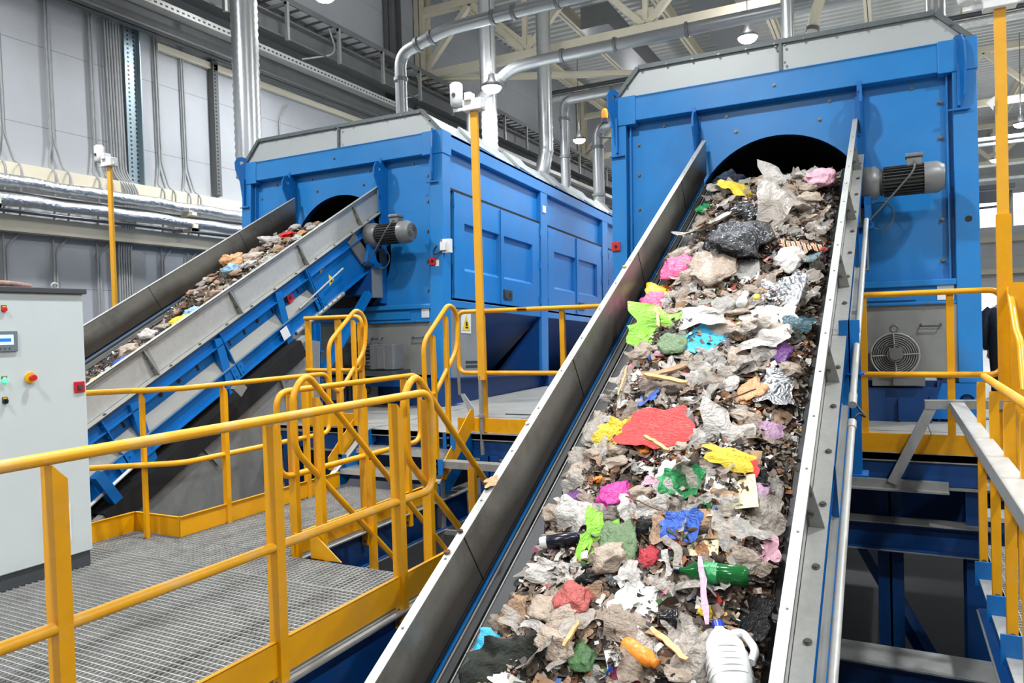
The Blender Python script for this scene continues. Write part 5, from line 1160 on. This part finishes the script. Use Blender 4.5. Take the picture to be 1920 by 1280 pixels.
def place(me, m, M0, x, s, n, rot, sx, sy, sz, name, label, cat, group=None, tilt=(0, 0)):
    o = bpy.data.objects.new(name, me)
    if not me.materials: me.materials.append(m)
    C.objects.link(o)
    o.material_slots[0].link = 'OBJECT'; o.material_slots[0].material = m
    o.matrix_world = M0 @ Matrix.Translation((x, s, n)) @ Euler((tilt[0], tilt[1], rot)).to_matrix().to_4x4() @ Matrix.Diagonal((sx, sy, sz, 1))
    return tag(o, label, cat, group)
def rigid(name, label, cat, M0, x, s, n, rot, tilt, parts, roll=0):
    r = thing(name, label, cat, M=M0 @ Matrix.Translation((x, s, n)) @ Euler((tilt[0], tilt[1], rot)).to_matrix().to_4x4())
    for nm, mb, m in parts: mb.build(nm, m, r)
    return r
HERO = [
 (1392,474,118,84,'b','black','black_bag','black glossy plastic bag bulging high on the near belt','bag',.9),
 (1362,332,56,34,'b','black','black_bag','small black bag against the dark drum mouth at the top left of the near belt','bag',.8),
 (1410,398,70,34,'f','black','black_bag','flattened black film below the clear bags near the top of the near belt','bag',.5),
 (1537,344,52,52,'b','pale_pink','pink_bag','pale pink crumpled bag at the top right by the drum mouth','bag',1.3),
 (1272,492,46,64,'b','pink','pink_bag','bright pink plastic bag against the left side plate','bag',.8),
 (1220,550,50,26,'b','pink','pink_bag','smaller pink bag below the bright pink one at the left edge','bag',.8),
 (1338,508,86,100,'b','film_beige','clear_bag','large milky beige bag left of the black glossy bag','bag',.55),
 (1275,470,60,30,'b','film_taupe','grey_bag','dull grey bag above the milky beige bag','bag',.7),
 (1330,420,110,52,'f','film_grey','grey_film','wide dusty grey film across the upper left of the near belt','film',.5),
 (1470,390,100,60,'f','film_grey','grey_film','crumpled grey film with shiny folds at the upper right of the near belt','film',.7),
 (1460,350,90,34,'f','white_film','white_film','white twisted film in front of the drum mouth','film',.7),
 (1360,350,70,26,'f','film_grey','grey_film','grey film sheet just below the small black bag','film',.5),
 (1404,512,60,64,'p','white_paper','paper_sheet','upright white paper sheet below the black glossy bag','paper',.6),
 (1462,548,100,74,'f','foil','foil_sheet','large silver foil sheet in the upper right of the near belt','foil',.5),
 (1450,588,104,34,'p','white_paper','paper_sheet','long white paper curling below the silver foil sheet','paper',.5),
 (1480,490,60,46,'b','white_film','white_bag','dirty white bag under the striped cloth','bag',.8),
 (1503,462,74,34,'f','striped','striped_cloth','colourful striped cloth near the right side plate','cloth',.8),
 (1500,486,60,22,'f','teal','teal_cloth','dark teal cloth just below the striped cloth','cloth',.6),
 (1500,592,60,30,'f','teal','teal_bag','dark teal bag at the right below the white paper','bag',.6),
 (1236,612,120,46,'f','lime','green_bag','light green plastic bag at the left edge halfway up','bag',.6),
 (1322,634,48,44,'c','cyan','blue_card','bright cyan card beside the patterned white bag','card',.15),
 (1322,604,110,46,'f','white_film','white_bag','patterned white bag right of the light green bag','bag',.4),
 (1372,596,60,34,'f','cream_paper','paper_sheet','cream packaging strip right of the patterned white bag','paper',.4),
 (1357,572,46,56,'b','film_clear','clear_bag','clear bag with pale contents above the patterned white bag','bag',.7),
 (1425,640,130,56,'f','white_film','white_film','long white film strip across the belt below the cream strip','film',.45),
 (1460,658,44,44,'b','purple','purple_bag','dark purple bag beside the white film strip','bag',.8),
 (1262,652,44,32,'b','dull_green','green_bag','dull green lump below the light green bag','bag',.7),
 (1226,528,50,30,'f','yellow','yellow_bag','yellow bag piece right of the smaller pink bag','bag',.6),
 (1302,374,20,42,'b','green','green_bottle_bag','green plastic bag at the left plate near the top','bag',.9),
 (1382,360,60,26,'f','yellow','yellow_bag','yellow crumpled film near the drum mouth','film',.8),
 (1455,726,82,82,'f','foil','foil_bag','silver grey foil bag at the right side plate','foil',.5),
 (1408,732,58,56,'b','tan','tan_bag','orange tan bag left of the silver foil bag','bag',.6),
 (1323,745,50,42,'f','film_clear','clear_cup','greyish clear plastic piece in the centre of the belt','film',.8),
 (1366,716,38,36,'b','white_film','white_tub','small white plastic tub piece beside the tan bag','plastic',.7),
 (1240,705,76,24,'f','brown_paper','brown_paper','brown paper above the pale wooden plank','paper',.5),
 (1216,750,34,30,'f','blue','blue_wrapper','royal blue wrapper below the pale wooden plank','wrapper',.6),
 (1241,818,122,62,'P','red','red_sheet','large bright red plastic sheet across the middle of the belt','sheet',.22),
 (1352,826,130,84,'f','white_film','white_bag','large white bag right of the bright red sheet','bag',.55),
 (1372,868,90,34,'f','yellow','yellow_film','yellow crumpled film below the large white bag','film',.6),
 (1256,790,40,18,'c','cyan','blue_pack','small light blue pack above the bright red sheet','pack',.3),
 (1150,812,54,46,'f','yellow','yellow_bag','yellow bag with dark print left of the bright red sheet','bag',.6),
 (1115,790,60,70,'b','film_grey','grey_bag','grey bag at the left plate above the yellow bag','bag',.6),
 (1400,880,56,30,'p','red','red_wrapper','red wrapper strip below the yellow film','wrapper',.5),
 (1372,925,86,64,'c','cream_paper','paper_sheet','cream paper document lying flat below the red wrapper','paper',.1),
 (1345,908,40,30,'c','white_paper','paper_sheet','small white card above the cream document','paper',.15),
 (1340,932,60,24,'c','card','cardboard_piece','brown cardboard strip partly under the cream document','cardboard',.15),
 (1420,915,42,42,'b','lilac','lilac_bag','lilac bag right of the cream document','bag',.8),
 (1442,792,60,44,'f','lilac','lilac_bag','lilac pink bag near the right plate above the middle','bag',.6),
 (1425,890,34,32,'b','black','black_bag','small black bag between red wrapper and right plate','bag',.8),
 (1278,915,70,46,'f','green','green_bag','emerald green bag in the centre of the belt','bag',.6),
 (1255,892,40,40,'p','white_paper','paper_sheet','white paper standing above the emerald green bag','paper',.7),
 (1155,930,58,44,'b','magenta','magenta_bag','knotted magenta bag at the left centre','bag',.8),
 (1224,912,48,36,'p','pale_pink','pink_paper','pale pink paper piece right of the magenta bag','paper',.3),
 (1075,928,38,28,'b','purple','purple_lump','purple net bundle near the left belt edge','bundle',.8),
 (1085,955,96,60,'f','white_film','white_bag','dirty white film heap above the light green vegetable bag','film',.6),
 (1118,1005,60,100,'f','lime','green_bag','vivid light green bag in the lower left of the belt','bag',.55),
 (1160,1020,56,66,'b','dull_green','cabbage_leaves','wilted green leaves beside the vivid green bag','vegetable',.5),
 (1245,1005,54,56,'f','brown_paper','grey_cloth','folded grey brown cloth left of the blue wrapper','cloth',.6),
 (1280,1000,66,54,'f','blue','blue_wrapper','vivid blue wrapper low on the belt','wrapper',.6),
 (1338,985,66,46,'c','card','cardboard_piece','tan cardboard piece below the cream document','cardboard',.2),
 (1318,1020,54,38,'c','cream_paper','paper_card','pale greenish card below the tan cardboard','card',.15),
 (1390,985,120,66,'f','film_clear','clear_film','wide clear film beside the tan cardboard','film',.5),
 (1430,1015,62,66,'f','pale_pink','red_white_bag','red and white bag at the right plate low on the belt','bag',.7),
 (1390,1045,60,50,'b','film_grey','grey_bag','dusty grey bag below the red and white bag','bag',.7),
 (1219,1043,42,42,'b','deep_red','red_cloth','deep red round cloth low on the belt','cloth',.8),
 (1190,1062,60,84,'f','white_film','white_bag','white carrier bag left of the deep red cloth','bag',.6),
 (1195,1130,90,84,'p','white_paper','paper_sheet','large white paper below the white carrier bag','paper',.3),
 (1035,1068,104,54,'f','white_film','white_tissue','dirty white tissue heap at the lower left','tissue',.6),
 (1392,1140,120,130,'f','black','black_bag','wrinkled black bag on bare belt at the lower right','bag',.35),
 (1078,1128,80,66,'b','rednet','red_bag','dull red bag at the lower left of the belt','bag',.75),
 (1020,1140,60,56,'b','film_beige','grey_bag','grey beige bag left of the dull red bag','bag',.6),
 (1110,1150,110,50,'f','film_taupe','grey_film','long twisted taupe film below the dull red bag','film',.5),
 (1185,1180,120,70,'f','film_taupe','ribbed_film','ribbed brownish tray film below the large white paper','film',.4),
 (1250,1115,76,56,'f','film_clear','clear_tray','clear crushed tray on the bare belt','tray',.6),
 (960,1138,54,54,'p','brown_paper','brown_paper_bag','small brown paper bag at the left belt edge','paper',.8),
 (905,1190,46,44,'f','cyan','blue_film','light blue film scrap at the bottom left belt edge','film',.8),
 (945,1238,150,112,'f','dark_cloth','dark_cloth','dark green folded cloth at the bottom left of the belt','cloth',.6),
 (880,1230,60,80,'b','dark_cloth','dark_cloth','dark lump of cloth squeezed against the bottom left seal','cloth',.6),
 (958,1272,90,30,'p','white_paper','paper_sheet','white paper with blue marks at the bottom edge','paper',.4),
 (1094,1236,56,60,'b','melon','melon_rind','dark green melon rind at the bottom centre','fruit',.6),
 (1160,1228,46,30,'c','white_paper','juice_carton','white and red carton scrap left of the orange bottle','carton',.3),
 (1165,1270,54,30,'c','maroon','maroon_box','maroon plastic box piece at the bottom edge','plastic',.6),
 (1120,1262,60,40,'f','film_clear','clear_film','clear film piece at the bottom edge beside the melon rind','film',.6),
 (1290,1200,60,40,'f','white_film','white_scrap','cream crumpled scrap right of the orange peel','scrap',.5),
 (1275,1262,60,40,'b','film_beige','grey_bag','beige bag under the white jug','bag',.5),
 (1000,1245,40,40,'b','soil','soil_lump','dark soil lump beside the green cloth','soil',.5),
]
LHERO = [
 (436,472,44,20,'b','black','black_bag','black bag at the back of the upper heap on the left belt','bag',1.),
 (436,490,50,30,'b','tan','tan_bag','tan bag in the upper heap on the left belt','bag',1.2),
 (432,504,42,22,'b','pale_blue','blue_bag','pale blue bag in the upper heap on the left belt','bag',1.2),
 (505,447,60,26,'b','white_film','white_bag','white bag in the topmost heap on the left belt','bag',1.),
 (535,437,40,24,'b','red','red_bag','red wrapping in the topmost heap on the left belt','bag',.9),
 (565,432,30,14,'b','tan','tan_bag','orange tan scrap nearest the left drum mouth','bag',.8),
 (470,478,50,22,'b','film_beige','beige_bag','beige bag between the two upper heaps on the left belt','bag',.9),
 (355,573,40,24,'b','pale_blue','blue_bag','pale blue and white bag halfway down the left belt','bag',1.),
 (330,590,40,18,'b','yellow','yellow_bag','small yellow scrap halfway down the left belt','bag',.7),
 (270,615,40,26,'b','white_film','white_bag','white bag below the halfway point of the left belt','bag',1.),
 (235,645,46,34,'b','film_beige','white_bag','white bag with orange print low on the left belt','bag',1.),
 (222,666,24,14,'b','blue','blue_scrap','blue scrap low on the left belt','scrap',.8),
 (180,700,30,18,'b','yellow','yellow_bag','yellow bag right beside the control cabinet edge','bag',.8),
 (300,600,30,20,'b','film_grey','grey_bag','grey bag right of the white bag on the left belt','bag',.9),
]
hero_xy = []
for li, (lst, M0, hf, left) in enumerate(((HERO, CRM, hR, False), (LHERO, CLM, hL, True))):
    for k, (x, y, w, h, t, col, nm, lb, cat, fl) in enumerate(lst):
        c = on_belt(x, y, -.19 if not left else -.12, left)
        a = on_belt(x-w/2, y, c.z, left); b = on_belt(x+w/2, y, c.z, left); sx = max(.02, (b-a).xy.length/2)
        if left: sx = w*8.0/F_PX/2; sy = sx*.8
        else:
            a = on_belt(x, y-h/2, c.z, left); b = on_belt(x, y+h/2, c.z, left); sy = (b-a).xy.length/2
            sy = min(sy, sx*1.6)
        sz = min(sx, sy)*fl*.6
        if t == 'b': me = BL[(k*3+li) % 10]; sz = max(sz, min(sx, sy)*.42)
        elif t == 'f': me = FI[(k*5) % 9]; sz = max(sz, .018)
        elif t in 'pP': me = PA[(k*3) % 6]
        else: me = CA[k % 3]
        xx = max(-.55, min(.6, c.x)); n = max(hf(xx, c.y), -.33)+sz*(.8 if t == 'b' else .75)+(.055 if t == 'P' else .0)
        if left: n = max(n, -.2)
        ang = rng.uniform(-.25, .25) if t != 'c' else rng.uniform(-.5, .5)
        if t in 'fp': sx *= 1.22; sy *= 1.22; sz *= 1.3
        if t == 'P': sx *= 1.4; sy *= 1.4
        if t == 'b': sx *= 1.12; sy *= 1.12; sz *= 1.1
        if t == 'c': sx *= 1.1; sy *= 1.1
        if col in ('lime', 'green', 'blue', 'yellow', 'cyan', 'dull_green', 'pink', 'magenta', 'purple', 'teal'): sx *= 1.22; sy *= 1.22; n += .012
        place(me, W[col], M0, xx, c.y, n, ang, sx, sy, sz, nm, lb, cat, tilt=(rng.uniform(-.12, .12), rng.uniform(-.12, .12)))
        if not left: hero_xy.append((xx, c.y, max(sx, sy), n))
# ---------------------------------------------------------------- rigid items
def lathe(mb, prof, n=24): mb.tube([V((a, 0, 0)) for a, _ in prof], [b for _, b in prof], n); return mb
def at_belt(x, y, up): 
    c = on_belt(x, y, -.19); return c.x, c.y, max(hR(c.x, c.y), -.34)+up
x, s, n = at_belt(1338, 1079, .05)
rigid('green_bottle', 'green plastic drink bottle lying across the lower right of the belt', 'bottle', CRM, x, s, n, .06, (0, .02), [
 ('bottle_body', lathe(MB(), [(-.15, .014), (-.12, .015), (-.08, .042), (.0, .045), (.015, .042), (.03, .045), (.12, .045), (.135, .043), (.15, .03)]), W['bottle_green']),
 ('label_band', lathe(MB(), [(-.035, .0462), (.02, .0462)]), W['green']), ('cap', lathe(MB(), [(-.17, .016), (-.145, .016)]), W['bottle_dark'])])
x, s, n = at_belt(1048, 1008, .04)
rigid('dark_bottle', 'dark aerosol bottle with a white cap at the left belt edge', 'bottle', CRM, x, s, n, .35, (0, 0), [
 ('bottle_body', lathe(MB(), [(-.07, .028), (-.06, .033), (.08, .033), (.095, .02)]), W['bottle_dark']), ('cap', lathe(MB(), [(-.1, .026), (-.095, .029), (-.06, .031)]), W['capwhite'])])
x, s, n = at_belt(1202, 1236, .045)
rigid('orange_bottle', 'squashed orange plastic bottle at the bottom of the belt', 'bottle', CRM, x, s, n, -.45, (0, -.1), [
 ('bottle_body', lathe(MB(), [(-.085, .02), (-.075, .034), (-.04, .038), (-.005, .032), (.02, .036), (.05, .034), (.07, .024), (.075, .018)]), W['orange']), ('neck', lathe(MB(), [(.07, .018), (.09, .018), (.09, .012)]), W['orange'])])
x, s, n = at_belt(1362, 1236, .06)
J1 = MB(); secs = [(-.16, .05, .05), (-.13, .075, .062), (-.02, .082, .066), (.05, .076, .062), (.1, .05, .045), (.13, .022, .022), (.145, .02, .02)]
J1.loft([[V((a, b*math.copysign(abs(cos(2*pi*k/28))**.7, cos(2*pi*k/28)), c_*math.copysign(abs(sin(2*pi*k/28))**.7, sin(2*pi*k/28)))) for k in range(28)] for a, b, c_ in secs])
J1.tube(fil([(.09, -.04, .03), (.11, -.085, .02), (.03, -.12, .015), (-.03, -.085, .02)], .03), .017, 12)
for q in range(5): J1.tube([V((-.1+.028*q, .084*cos(2*pi*k/28), .068*sin(2*pi*k/28))) for k in range(28)], .0035, 6, closed=True)
rigid('white_jug', 'white plastic jug with a handle and blue cap at the bottom right of the belt', 'jug', CRM, x, s, n, 1.95, (.25, 0), [('jug_body', J1, W['jug']), ('cap', lathe(MB(), [(.14, .024), (.168, .024)]), W['capblue'])])
x, s, n = at_belt(1420, 567, .07); rigid('round_yellow_lid', 'round yellow bottle cap on the silver foil sheet', 'cap', CRM, x, s, n, 0, (.5, 0), [('shell', MB().tube([(0, 0, -.008), (0, 0, .006), (0, 0, .008)], [.022, .022, .018], 20), W['yellow'])])
x, s, n = at_belt(1394, 570, .06); rigid('milky_bottle', 'small milky bottle beside the silver foil sheet', 'bottle', CRM, x, s, n, 1.5, (0, 0), [('bottle_body', lathe(MB(), [(-.08, .02), (-.07, .034), (-.01, .036), (.03, .018), (.06, .024), (.085, .026), (.095, .012)]), W['jug'])])
x, s, n = at_belt(1283, 797, .06); rigid('clear_cup', 'clear plastic cup right above the bright red sheet', 'cup', CRM, x, s, n, .9, (.3, 0), [('cup_shell', lathe(MB(), [(-.05, .036), (-.045, .038), (.04, .048), (.045, .05)]), W['clear_rigid'])])
x, s, n = at_belt(1256, 1168, .035); rigid('black_cup', 'black glossy cup lid on the bare belt near the large white paper', 'cup', CRM, x, s, n, .2, (.4, .3), [('cup_shell', lathe(MB(), [(-.045, .03), (-.04, .036), (.02, .045), (.022, .049), (.03, .049)]), W['black'])])
def stick(name, lb, pa, pb, w, t, m, up=.06, cat='wood'):
    a = on_belt(*pa, -.17); b = on_belt(*pb, -.17); mb = MB(); c = (a+b)/2; c.z = max(hR(c.x, c.y), -.33)+up
    d = (b-a); d.z = 0; L5 = d.length/2; dd = d.normalized(); e = V((-dd.y, dd.x, 0)); R_ = random.Random(int(pa[0])); rings = []
    for i in range(9):
        q = -1+2*i/8; k = (.75+.25*R_.random()) if abs(q) < .95 else .5; p = dd*L5*q+e*.012*noise.noise(V((q*2, pa[0], 0)))+V((0, 0, .006*noise.noise(V((q*3, 0, pa[1])))))
        rings.append([p+e*w/2*k*sx_+V((0, 0, t/2*sz_)) for sx_, sz_ in ((-1, -1), (1, -1), (1, 1), (-1, 1))])
    o = mb.loft(rings, False).build(name, m, M=CRM @ Matrix.Translation(c)); return tag(o, lb, cat)
stick('wooden_plank', 'pale broken wooden plank in the upper centre of the belt', (1212, 720), (1292, 736), .035, .014, W['wood'], .085)
stick('wooden_stick', 'wooden stick lying across the bright red sheet', (1212, 834), (1258, 862), .022, .014, W['wood'], .09)
stick('wooden_stick', 'orange wooden stick standing in the light green bag', (1231, 586), (1238, 622), .025, .014, W['tan'], .09)
stick('wooden_board', 'rough board piece above the pale plank', (1214, 716), (1288, 694), .05, .014, W['card'], .07)
stick('wooden_stick', 'brown board sliver at the bottom centre beside the melon rind', (1062, 1228), (1090, 1180), .02, .012, W['wood'], .07)
stick('orange_peel', 'long curved orange peel strip right of the orange bottle', (1224, 1190), (1292, 1250), .028, .01, W['peel'], .07, 'peel')
stick('pink_ribbon', 'pink plastic ribbon crossing the green drink bottle', (1316, 1062), (1330, 1190), .03, .004, W['lilac'], .115, 'ribbon')
stick('wooden_stick', 'thin stick at the left belt edge near the orange wrapper', (1160, 745), (1178, 690), .012, .01, W['wood'], .08)
stick('twig', 'dark twig lying beside the magenta bag', (1178, 950), (1245, 978), .006, .006, W['leaf'], .1, 'twig')
stick('twig', 'long dark twig above the large white bag', (1335, 776), (1420, 746), .007, .007, W['leaf'], .1, 'twig')
# ---------------------------------------------------------------- countable scraps filling the bed
KIND = [  # weight, meshes, material, size range, flatness, name, label, group
 (15, FI, 'film_grey', (.05, .12), .4, 'film_scrap', 'small crumpled piece of dirty grey plastic film among the near belt waste', 'grey film scraps on the near belt', 'film'),
 (12, BL, 'film_beige', (.04, .09), .5, 'film_bag', 'small beige translucent bag scrap among the near belt waste', 'beige bag scraps on the near belt', 'bag'),
 (10, FI, 'film_taupe', (.05, .11), .35, 'film_scrap', 'small brownish soiled film piece among the near belt waste', 'brownish film scraps on the near belt', 'film'),
 (7, FI, 'film_clear', (.05, .1), .5, 'film_scrap', 'small clear shiny film piece among the near belt waste', 'clear film scraps on the near belt', 'film'),
 (9, FI, 'white_film', (.035, .085), .4, 'white_scrap', 'small dirty white plastic scrap among the near belt waste', 'white plastic scraps on the near belt', 'scrap'),
 (9, PA, 'white_paper', (.02, .055), .35, 'paper_scrap', 'small white torn paper scrap among the near belt waste', 'white paper scraps on the near belt', 'paper'),
 (8, PA, 'brown_paper', (.03, .075), .35, 'paper_scrap', 'small brown soiled paper scrap among the near belt waste', 'brown paper scraps on the near belt', 'paper'),
 (5, CA, 'card', (.02, .05), .15, 'cardboard_scrap', 'small flat cardboard scrap among the near belt waste', 'cardboard scraps on the near belt', 'cardboard'),
 (14, LE, 'leaf', (.025, .05), .35, 'dead_leaf', 'dark brown dead leaf among the near belt waste', 'dark dead leaves on the near belt', 'leaf'),
 (8, LE, 'leaf2', (.025, .05), .35, 'dead_leaf', 'orange brown dead leaf among the near belt waste', 'orange brown dead leaves on the near belt', 'leaf'),
 (7, CH, 'soil', (.025, .06), .5, 'soil_clump', 'dark clump of soil among the near belt waste', 'soil clumps on the near belt', 'soil'),
 (4, BLs, 'black', (.025, .06), .5, 'black_scrap', 'small black crumpled plastic scrap among the near belt waste', 'black scraps on the near belt', 'scrap'),
 (5, ST, 'film_grey', (.06, .13), .2, 'film_strip', 'narrow twisted grey film strip among the near belt waste', 'grey film strips on the near belt', 'strip'),
 (3, ST, 'white_film', (.05, .1), .2, 'film_strip', 'narrow twisted white film strip among the near belt waste', 'white film strips on the near belt', 'strip'),
 (1.2, BLs, 'yellow', (.02, .035), .5, 'yellow_scrap', 'tiny yellow wrapper scrap among the near belt waste', 'yellow scraps on the near belt', 'wrapper'),
 (1.2, FI, 'red', (.02, .04), .5, 'red_scrap', 'tiny red wrapper scrap among the near belt waste', 'red scraps on the near belt', 'wrapper'),
 (1.2, FI, 'blue', (.02, .035), .5, 'blue_scrap', 'tiny blue wrapper scrap among the near belt waste', 'blue scraps on the near belt', 'wrapper'),
 (1.0, FI, 'green', (.02, .035), .5, 'green_scrap', 'tiny green wrapper scrap among the near belt waste', 'green scraps on the near belt', 'wrapper'),
 (1.4, BLs, 'orange', (.018, .03), .5, 'orange_scrap', 'tiny orange peel scrap among the near belt waste', 'orange scraps on the near belt', 'peel'),
 (1.0, BLs, 'pale_pink', (.025, .04), .5, 'pink_scrap', 'tiny pale pink scrap among the near belt waste', 'pink scraps on the near belt', 'scrap'),
 (1.5, FI, 'foil', (.025, .05), .4, 'foil_scrap', 'small silver foil scrap among the near belt waste', 'foil scraps on the near belt', 'foil'),
]
wsum = sum(k[0] for k in KIND); cells = []
s = -7.9
while s < -.7:
    st_ = .082+.03*max(0, (-1.5-s))/6*0
    x = -.5
    while x < .63: cells.append((x+rng.uniform(-.035, .035), s+rng.uniform(-.035, .035))); x += .082
    s += .085
count = 0
for x, s in cells:
    if x > .25 and s < -6.7 and rng.random() < .7: continue
    if rng.random() < .1: continue
    cov = any((x-a)**2+(s-b)**2 < (q*.55)**2 for a, b, q, n in hero_xy)
    if cov and rng.random() < .93: continue
    t = rng.uniform(0, wsum)
    for kd in KIND:
        t -= kd[0]
        if t <= 0: break
    w_, ms, mt_, (lo, hi), fl, nm, lb, gr, cat = kd
    z = rng.uniform(lo, hi)*(1.4 if kd[1] in (FI, BL, ST) else 1.15); asp = rng.uniform(.55, 1.); h = z*fl*rng.uniform(.6, 1.1)
    place(rng.choice(ms), W[mt_], CRM, max(-.56+z*.5, min(.63-z*.5, x)), s, hR(x, s)+h*.5+rng.uniform(-.005, .012), rng.uniform(0, 6.28), z, z*asp, h, nm, lb, cat, gr, (rng.gauss(0, .25), rng.gauss(0, .25)))
    count += 1
LK = [(6, BL, 'film_grey', 'grey_scrap', 'small grey bag scrap in the left belt waste', 'grey scraps on the left belt', 'bag'), (6, BL, 'white_film', 'white_scrap', 'small white bag scrap in the left belt waste', 'white scraps on the left belt', 'bag'),
      (4, BLs, 'brown_paper', 'brown_scrap', 'small brown paper scrap in the left belt waste', 'brown scraps on the left belt', 'paper'), (3, LE, 'leaf', 'dead_leaf', 'dark dead leaf in the left belt waste', 'dead leaves on the left belt', 'leaf'), (1.5, BLs, 'black', 'black_scrap', 'small black scrap in the left belt waste', 'black scraps on the left belt', 'scrap')]
ls = sum(k[0] for k in LK)
for k in range(230):
    s = -5.9+5.2*k/230; x = rng.uniform(-.4 if s > -3 else .1, .58); t = rng.uniform(0, ls)
    for kd in LK:
        t -= kd[0]
        if t <= 0: break
    z = rng.uniform(.04, .1); n = hL(x, s)
    place(rng.choice(kd[1]), W[kd[2]], CLM, x, s, n+z*.3, rng.uniform(0, 6.28), z, z*.8, z*.5, kd[3], kd[4], kd[6], kd[5])
# ---------------------------------------------------------------- crumbs lying on the side plate rim
c = CRI @ onX(952, 874, -1.75)
place(PA[2], W['tan'], CRM, -.765, c.y, .012, .4, .05, .075, .012, 'peel_scrap', 'tan and orange peel scrap lying on the rim of the left side plate', 'peel')
for k, (x, y, m_, lb) in enumerate(((1012, 778, 'white_paper', 'white paper curl on the left side plate rim'), (895, 990, 'soil', 'dark crumb on the left side plate rim below the tan scrap'), (870, 1025, 'leaf', 'brown splinter on the left side plate rim'), (942, 905, 'soil', 'dark pebble on the left side plate rim just under the tan scrap'), (1185, 497, 'yellow', 'yellow crumb on the upper left side plate rim'))):
    c = CRI @ onX(x, y, -1.78); place(BLs[k], W[m_], CRM, -.77, c.y, .01, k, .014, .02, .008, 'rim_crumb', lb, 'crumb')
print('SCRAPS', count)
